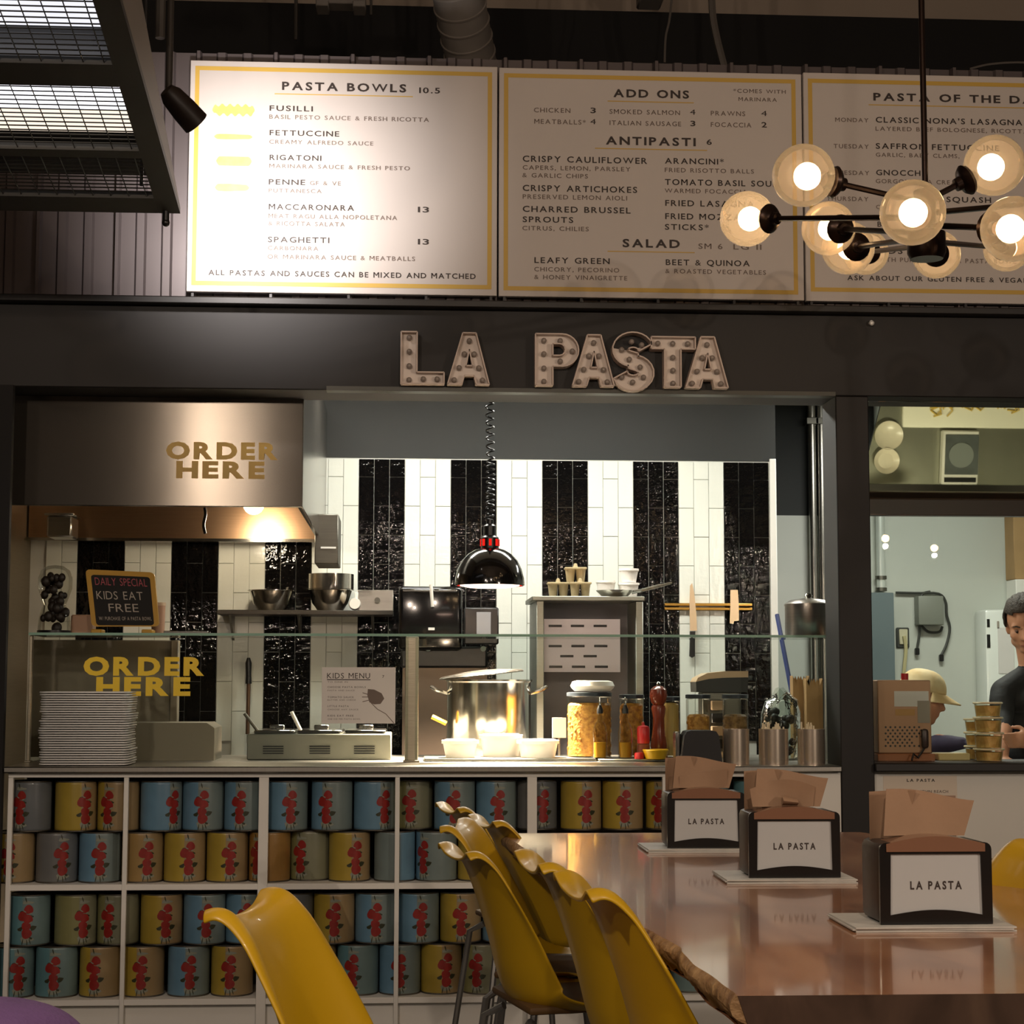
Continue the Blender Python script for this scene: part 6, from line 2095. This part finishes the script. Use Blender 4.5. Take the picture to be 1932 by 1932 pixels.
mb = MB(); mb.box(q3[0], q3[1], YFR + .04, YFR + .2, q2[3] + .001, q3[3], .004); tag(mb.build('cardboard_box', M_KRAFT), 'brown cardboard box stacked on the white carton', 'box')

# poster on the white wall
yp_ = YC + .028
q = rect(1668, 1464, 1807, 1640, yp_)
t = thing('wall_poster', 'LA PASTA paper poster with a photograph on the lower white wall', 'poster', ((q[0] + q[1]) / 2, yp_, q[2]))
mb = MB(); mb.box(q[0], q[1], yp_, yp_ + .0015, q[2], q[3]); mb.build('sheet', mat('cream poster paper', (224, 210, 192), .6), t)
mb = MB(); ptext(mb, 'LA PASTA', 1711, 1764, 1475, 5.6, yp_ - .0005, .03, .2); mb.build('lettering', M_INK, t, recalc=False)
mb = MB(); ptext(mb, 'GOURMET WITHIN REACH', 1685, 1789, 1496, 5.2, yp_ - .0005, .012, .12); mb.build('lettering', M_INK2, t, recalc=False)
s_ = rect(1671, 1501, 1804, 1632, yp_)
mb = MB(); mb.box(s_[0], s_[1], yp_ - .0012, yp_ - .0002, s_[2], s_[3]); mb.build('photograph', mat('printed food photo', (196, 158, 130), .5, var=.8, vscale=16, rgb2=(104, 92, 84)), t)

# ------------------------------------------------------------------ the two cooks
M_SKIN = mat('skin', (206, 148, 116), .5, subs=.12, var=.06, vscale=20)
M_SHIRT = mat('black work shirt', (30, 30, 32), .75, var=.25, vscale=14, bump=.5, bscale=18)
M_APRON = mat('dark purple apron', (44, 34, 62), .75)
M_HAIR = mat('short dark brown hair', (58, 46, 36), .7, var=.4, vscale=60, bump=.8, bscale=120)


def limb(mb, pts, rs, n=14):
    mb.tube(pts, rs, n)
    mb.sphere(pts[0], rs[0], 12, 8); mb.sphere(pts[-1], rs[-1], 12, 8)


def hand(mb, wrist, d, up, side, s=1.0, curl=.5):
    """palm with five separate fingers; d = direction of the fingers, up = back of the hand, side = towards the thumb"""
    d, up, side = d.normalized(), up.normalized(), side.normalized()
    palm = wrist + d * .045 * s
    M = Matrix((side, d, up)).transposed()
    mb.sphere(palm, .045 * s, 14, 10, sc=(.95, 1.1, .42), M=M)
    for i, (o, L_) in enumerate(((.030, .075), (.010, .084), (-.010, .078), (-.029, .062))):
        b = wrist + d * .082 * s + side * o * s
        c_ = curl * (1 + .12 * i)
        p1 = b + (d * math.cos(c_ * .5) - up * math.sin(c_ * .5)) * L_ * .42 * s
        p2 = p1 + (d * math.cos(c_ * 1.3) - up * math.sin(c_ * 1.3)) * L_ * .33 * s
        p3 = p2 + (d * math.cos(c_ * 1.9) - up * math.sin(c_ * 1.9)) * L_ * .25 * s
        limb(mb, [b - d * .02 * s, p1, p2, p3], [.0095 * s, .0092 * s, .0085 * s, .0075 * s], 8)
    b = wrist + d * .02 * s + side * .03 * s
    limb(mb, [b, b + (side * .7 + d * .6 - up * .3).normalized() * .04 * s, b + (side * .7 + d * .6 - up * .3).normalized() * .04 * s + (d * .9 + side * .2 - up * .35).normalized() * .034 * s], [.014 * s, .0115 * s, .009 * s], 8)


def head(mb, c, fwd, upv, s=1.0):
    """head with brow, nose, cheeks, chin, ears and neck stump"""
    fwd = fwd.normalized(); right = fwd.cross(upv).normalized(); upv = right.cross(fwd).normalized()
    M = Matrix((right, fwd, upv)).transposed()
    P = lambda x, y, z: c + M @ Vector((x, y, z)) * s
    mb.sphere(P(0, -.012, .035), .088 * s, 20, 14, sc=(.86, 1.06, .98), M=M)      # skull
    mb.sphere(P(0, .012, -.025), .074 * s, 20, 14, sc=(.86, .98, 1.18), M=M)      # face
    mb.sphere(P(0, .048, -.088), .030 * s, 12, 8, sc=(1.1, .9, .8), M=M)          # chin
    for sx in (-1, 1):
        mb.sphere(P(sx * .036, .050, -.022), .030 * s, 12, 8, sc=(1, .8, .9), M=M)    # cheek
        mb.sphere(P(sx * .030, .066, .024), .020 * s, 10, 8, sc=(1.4, .7, .6), M=M)   # brow
        mb.sphere(P(sx * .074, -.008, -.008), .030 * s, 10, 8, sc=(.35, .7, 1.05), M=M)  # ear
        mb.sphere(P(sx * .044, .0, -.066), .032 * s, 10, 8, sc=(.8, 1.2, .8), M=M)     # jaw
    limb(mb, [P(0, .074, .016), P(0, .090, -.016), P(0, .094, -.026)], [.009 * s, .012 * s, .0145 * s], 8)   # nose
    for sx in (-1, 1):
        mb.sphere(P(sx * .011, .084, -.030), .009 * s, 8, 6)
    mb.sphere(P(0, .076, -.056), .017 * s, 10, 8, sc=(1.5, .6, .42), M=M)         # lips
    mb.sphere(P(0, .074, -.066), .016 * s, 10, 8, sc=(1.3, .6, .45), M=M)
    return P


def person(name, label, build, shirt_test, origin, extra_mats):
    mb = MB(); build(mb)
    o = mb.build(name, [M_SKIN, M_SHIRT] + extra_mats)
    remesh_obj(o, .0070, 5)
    for p in o.data.polygons:
        p.material_index = shirt_test(p.center)
    me = o.data
    off = Vector(origin)
    me.transform(Matrix.Translation(-off))
    o.location = off
    tag(o, label, 'person')
    return o


# cook in black, at the right edge
YPN = 8.3
hc = at(1934, 1180, YPN)
hs = 1.08
fw = Vector((-.36, -.88, -.38)).normalized()
upv = Vector((-.22, -.30, 1)).normalized()
zsh_ = hc.z - .265
bx = hc.x + .05
sh_l = Vector((bx - .150, YPN + .03, zsh_ - .045))          # viewer's left shoulder
sh_r = Vector((bx + .19, YPN + .06, zsh_))
el_l = Vector((at(1893, 1330, YPN - .02).x, YPN - .02, at(1893, 1345, YPN).z))
wr_l = Vector((at(1890, 1432, YPN - .2).x, YPN - .2, at(1890, 1432, YPN - .2).z))
el_r = Vector((bx + .27, YPN + .0, zsh_ - .29)); wr_r = Vector((at(1948, 1394, YPN - .28).x, YPN - .28, at(1948, 1394, YPN - .28).z))
HEADP = {}
def build_cook(mb):
    HEADP['P'] = head(mb, hc, fw, upv, hs)
    limb(mb, [hc + Vector((.01, .03, -.05)), Vector((bx, YPN + .05, zsh_ + .02))], [.052, .058])
    # torso
    for (z_, rx, ry) in ((0, .115, .08), (-.06, .165, .10), (-.18, .175, .11), (-.30, .165, .105), (-.42, .17, .11), (-.52, .175, .115)):
        mb.sphere((bx, YPN + .06, zsh_ + z_ - .02), 1, 20, 12, sc=(rx, ry, .09))
    limb(mb, [Vector((bx - .02, YPN + .05, zsh_ + .045)), Vector((bx - .08, YPN + .045, zsh_ + .0)), sh_l], [.05, .058, .062])
    limb(mb, [Vector((bx + .02, YPN + .05, zsh_ + .045)), sh_r], [.05, .06])
    limb(mb, [sh_l, (sh_l + el_l) / 2 + Vector((-.01, 0, 0)), el_l], [.062, .058, .052])
    limb(mb, [el_l, (el_l + wr_l) / 2, wr_l], [.047, .042, .029])
    limb(mb, [sh_r, (sh_r + el_r) / 2, el_r], [.062, .055, .046])
    limb(mb, [el_r, (el_r + wr_r) / 2, wr_r], [.044, .038, .028])
    hand(mb, wr_l, Vector((.1, -.8, -.3)), Vector((0, -.3, 1)), Vector((.9, 0, 0)), 1.0, .55)
    hand(mb, wr_r, Vector((-.95, -.2, -.08)), Vector((.1, -.95, .25)), Vector((-.12, .2, .97)), 1.0, -.28)
    # hips and legs
    mb.sphere((bx, YPN + .06, zsh_ - .60), 1, 20, 12, sc=(.175, .12, .10))
    for sx in (-1, 1):
        limb(mb, [Vector((bx + sx * .085, YPN + .06, zsh_ - .62)), Vector((bx + sx * .09, YPN + .05, .50)), Vector((bx + sx * .09, YPN + .08, .09))], [.088, .062, .045])
        limb(mb, [Vector((bx + sx * .09, YPN + .09, .05)), Vector((bx + sx * .10, YPN - .08, .04))], [.048, .04])
zcol = zsh_ + .075
def test_cook(c):
    if c.z > zcol + .03 * max(0, 1 - abs(c.x - bx) / .1) * 0:
        return 0 if (Vector((c.x, c.y, 0)) - Vector((bx, YPN + .05, 0))).length < .2 else 1
    for e, w in ((el_l, wr_l), (el_r, wr_r)):
        u = (c - e).dot((w - e).normalized())
        dist = (c - (e + (w - e).normalized() * u)).length
        if u > .10 and dist < .13 and c.y < YPN - .06:
            return 0
    return 2 if c.z < zsh_ - .34 else 1
cook = person('person', 'person with short dark hair in a black shirt handling pasta tubs', build_cook, test_cook, (bx, YPN, 0), [mat('black trousers', (26, 24, 28), .8)])
# hair, brows and eyes
P = HEADP['P']
rt = fw.cross(upv).normalized()
MH = Matrix((rt, fw, rt.cross(fw).normalized())).transposed()
mb = MB()
r_ = bmesh.ops.create_uvsphere(mb.bm, u_segments=36, v_segments=24, radius=1)
for v in list(r_['verts']):
    d = v.co.copy()
    # keep the cap of hair: top, back and sides, above the forehead
    lim = (.42 - .1 * abs(d.x)) if d.y > .45 else (-.30 if d.y > .05 else -.6)
    if d.z < lim:
        mb.bm.verts.remove(v)
        continue
    j = 1 + .02 * math.sin(d.x * 31 + d.z * 17) + .015 * math.sin(d.y * 43)
    v.co = Vector(P(0, -.012, .035)) + MH @ Vector((d.x * .082 * j, d.y * .100 * j, d.z * .100 * j)) * hs
for f in mb.bm.faces: f.smooth = True
h_ = mb.build('hair', M_HAIR, cook)
h_.modifiers.new('solid', 'SOLIDIFY').thickness = .008
for sx in (-1, 1):
    mb = MB(); mb.sphere(P(sx * .030, .0655, .003), .011 * hs, 12, 8); mb.build('eye', mat('shaded eye', (128, 92, 76), .4), cook)  # shade of the eye sockets is put into the eye colour
    mb = MB(); mb.sphere(P(sx * .030, .0725, -.001), .0062 * hs, 10, 8); mb.build('iris', mat('dark iris', (40, 28, 22), .2), cook)
    mb = MB(); mb.tube([P(sx * .014, .083, .022), P(sx * .030, .083, .028), P(sx * .046, .074, .024)], [.003, .004, .002], 6); mb.build('eyebrow', M_HAIR, cook)
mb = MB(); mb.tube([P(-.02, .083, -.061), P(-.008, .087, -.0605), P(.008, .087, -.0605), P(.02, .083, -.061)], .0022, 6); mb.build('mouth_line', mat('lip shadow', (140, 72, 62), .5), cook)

# cook in a cream cap, bending behind the tan box
YP2 = 8.1
cc = at(1742, 1318, YP2)
fw2 = Vector((.95, -.20, -.22)).normalized()
up2 = Vector((.12, -.05, 1)).normalized()
def build_cook2(mb):
    HEADP['Q'] = head(mb, cc, fw2, up2, 1.0)
    b0 = Vector((cc.x - .10, YP2 + .08, cc.z - .22))
    limb(mb, [cc + Vector((-.03, .02, -.05)), b0], [.05, .056])
    for i in range(6):
        p = b0 + Vector((-.05 * i, .03 * i, -.07 * i))
        mb.sphere(p, 1, 18, 10, sc=(.12, .17, .10))
    hip = b0 + Vector((-.26, .17, -.42))
    for sy in (-1, 1):
        limb(mb, [hip + Vector((0, sy * .08, 0)), Vector((hip.x + .02, hip.y + sy * .09, .46)), Vector((hip.x - .02, hip.y + sy * .09, .08))], [.088, .062, .045])
        limb(mb, [Vector((hip.x - .03, hip.y + sy * .09, .05)), Vector((hip.x + .14, hip.y + sy * .09, .04))], [.046, .04])
    s1 = b0 + Vector((.0, -.15, -.05))
    e1 = Vector((at(1790, 1398, YP2 - .12).x - .05, YP2 - .14, at(1790, 1402, YP2).z))
    w1 = Vector((at(1800, 1400, YP2 - .2).x + .03, YP2 - .22, at(1805, 1402, YP2 - .2).z))
    limb(mb, [s1, (s1 + e1) / 2, e1], [.058, .053, .046]); limb(mb, [e1, (e1 + w1) / 2, w1], [.044, .038, .028])
    hand(mb, w1, Vector((.75, -.2, -.12)), Vector((.1, -.2, 1)), Vector((.1, -.9, .1)), .95, .7)
    s2 = b0 + Vector((.0, .16, -.05)); e2 = s2 + Vector((.12, .02, -.2)); w2 = e2 + Vector((.2, -.08, .0))
    limb(mb, [s2, e2], [.056, .046]); limb(mb, [e2, w2], [.043, .028])
    hand(mb, w2, Vector((.9, -.1, -.1)), Vector((0, 0, 1)), Vector((0, -1, 0)), .95, .6)
def test_cook2(c):
    if c.z > cc.z - .16:
        return 0
    if c.x > at(1806, 1400, YP2).x and c.z > .9:
        return 0
    return 1
ck2 = person('person', 'person in a cream cap bending over the table behind the tan box', build_cook2, test_cook2, (cc.x - .1, YP2, 0), [])
ck2.data.materials[1] = mat('dark purple shirt', (46, 36, 66), .75, var=.2, vscale=12)
Q = HEADP['Q']
M_CAP = mat('cream cap cotton', (244, 228, 184), .7, var=.12, vscale=14, rgb2=(222, 188, 130))
rt2 = fw2.cross(up2).normalized(); MH2 = Matrix((rt2, fw2, rt2.cross(fw2).normalized())).transposed()
mb = MB()
def capf(u, v):
    a = 2 * PI * u; b = PI / 2 * v
    r = math.cos(b * .98) ** .8
    return Vector(Q(0, -.012, .035)) + MH2 @ Vector((math.cos(a) * .090 * r, math.sin(a) * .108 * r, .0 + .098 * math.sin(b)))
mb.grid(capf, 30, 10, wrap=True)
cap = mb.build('cap', M_CAP, ck2)
cap.modifiers.new('solid', 'SOLIDIFY').thickness = .004
mb = MB()
def brim(u, v):
    a = PI * (.12 + .76 * u)
    rr = 1 + .72 * v * math.sin(PI * u) ** .6
    return Vector(Q(0, -.012, .035)) + MH2 @ Vector((math.cos(a) * .090 * (1 + .06 * v), math.sin(a) * .106 * rr, .004 - .030 * v - .016 * v * (abs(u - .5) * 2) ** 2))
mb.grid(brim, 20, 6)
br = mb.build('cap_brim', M_CAP, ck2); br.modifiers.new('solid', 'SOLIDIFY').thickness = .005
q = rect(1700, 1270, 1714, 1283, YQ + .05)
mb = MB(); mb.cyl(((q[0] + q[1]) / 2, YQ + .05, rect(1656, 1283, 1757, 1412, YQ)[3] + .0005), ((q[0] + q[1]) / 2, YQ + .05, rect(1656, 1283, 1757, 1412, YQ)[3] + .026), .014, n=18); o = mb.build('red_bottle_cap', M_REDCAP); tag(o, 'small red cap standing on top of the tan box', 'cap')
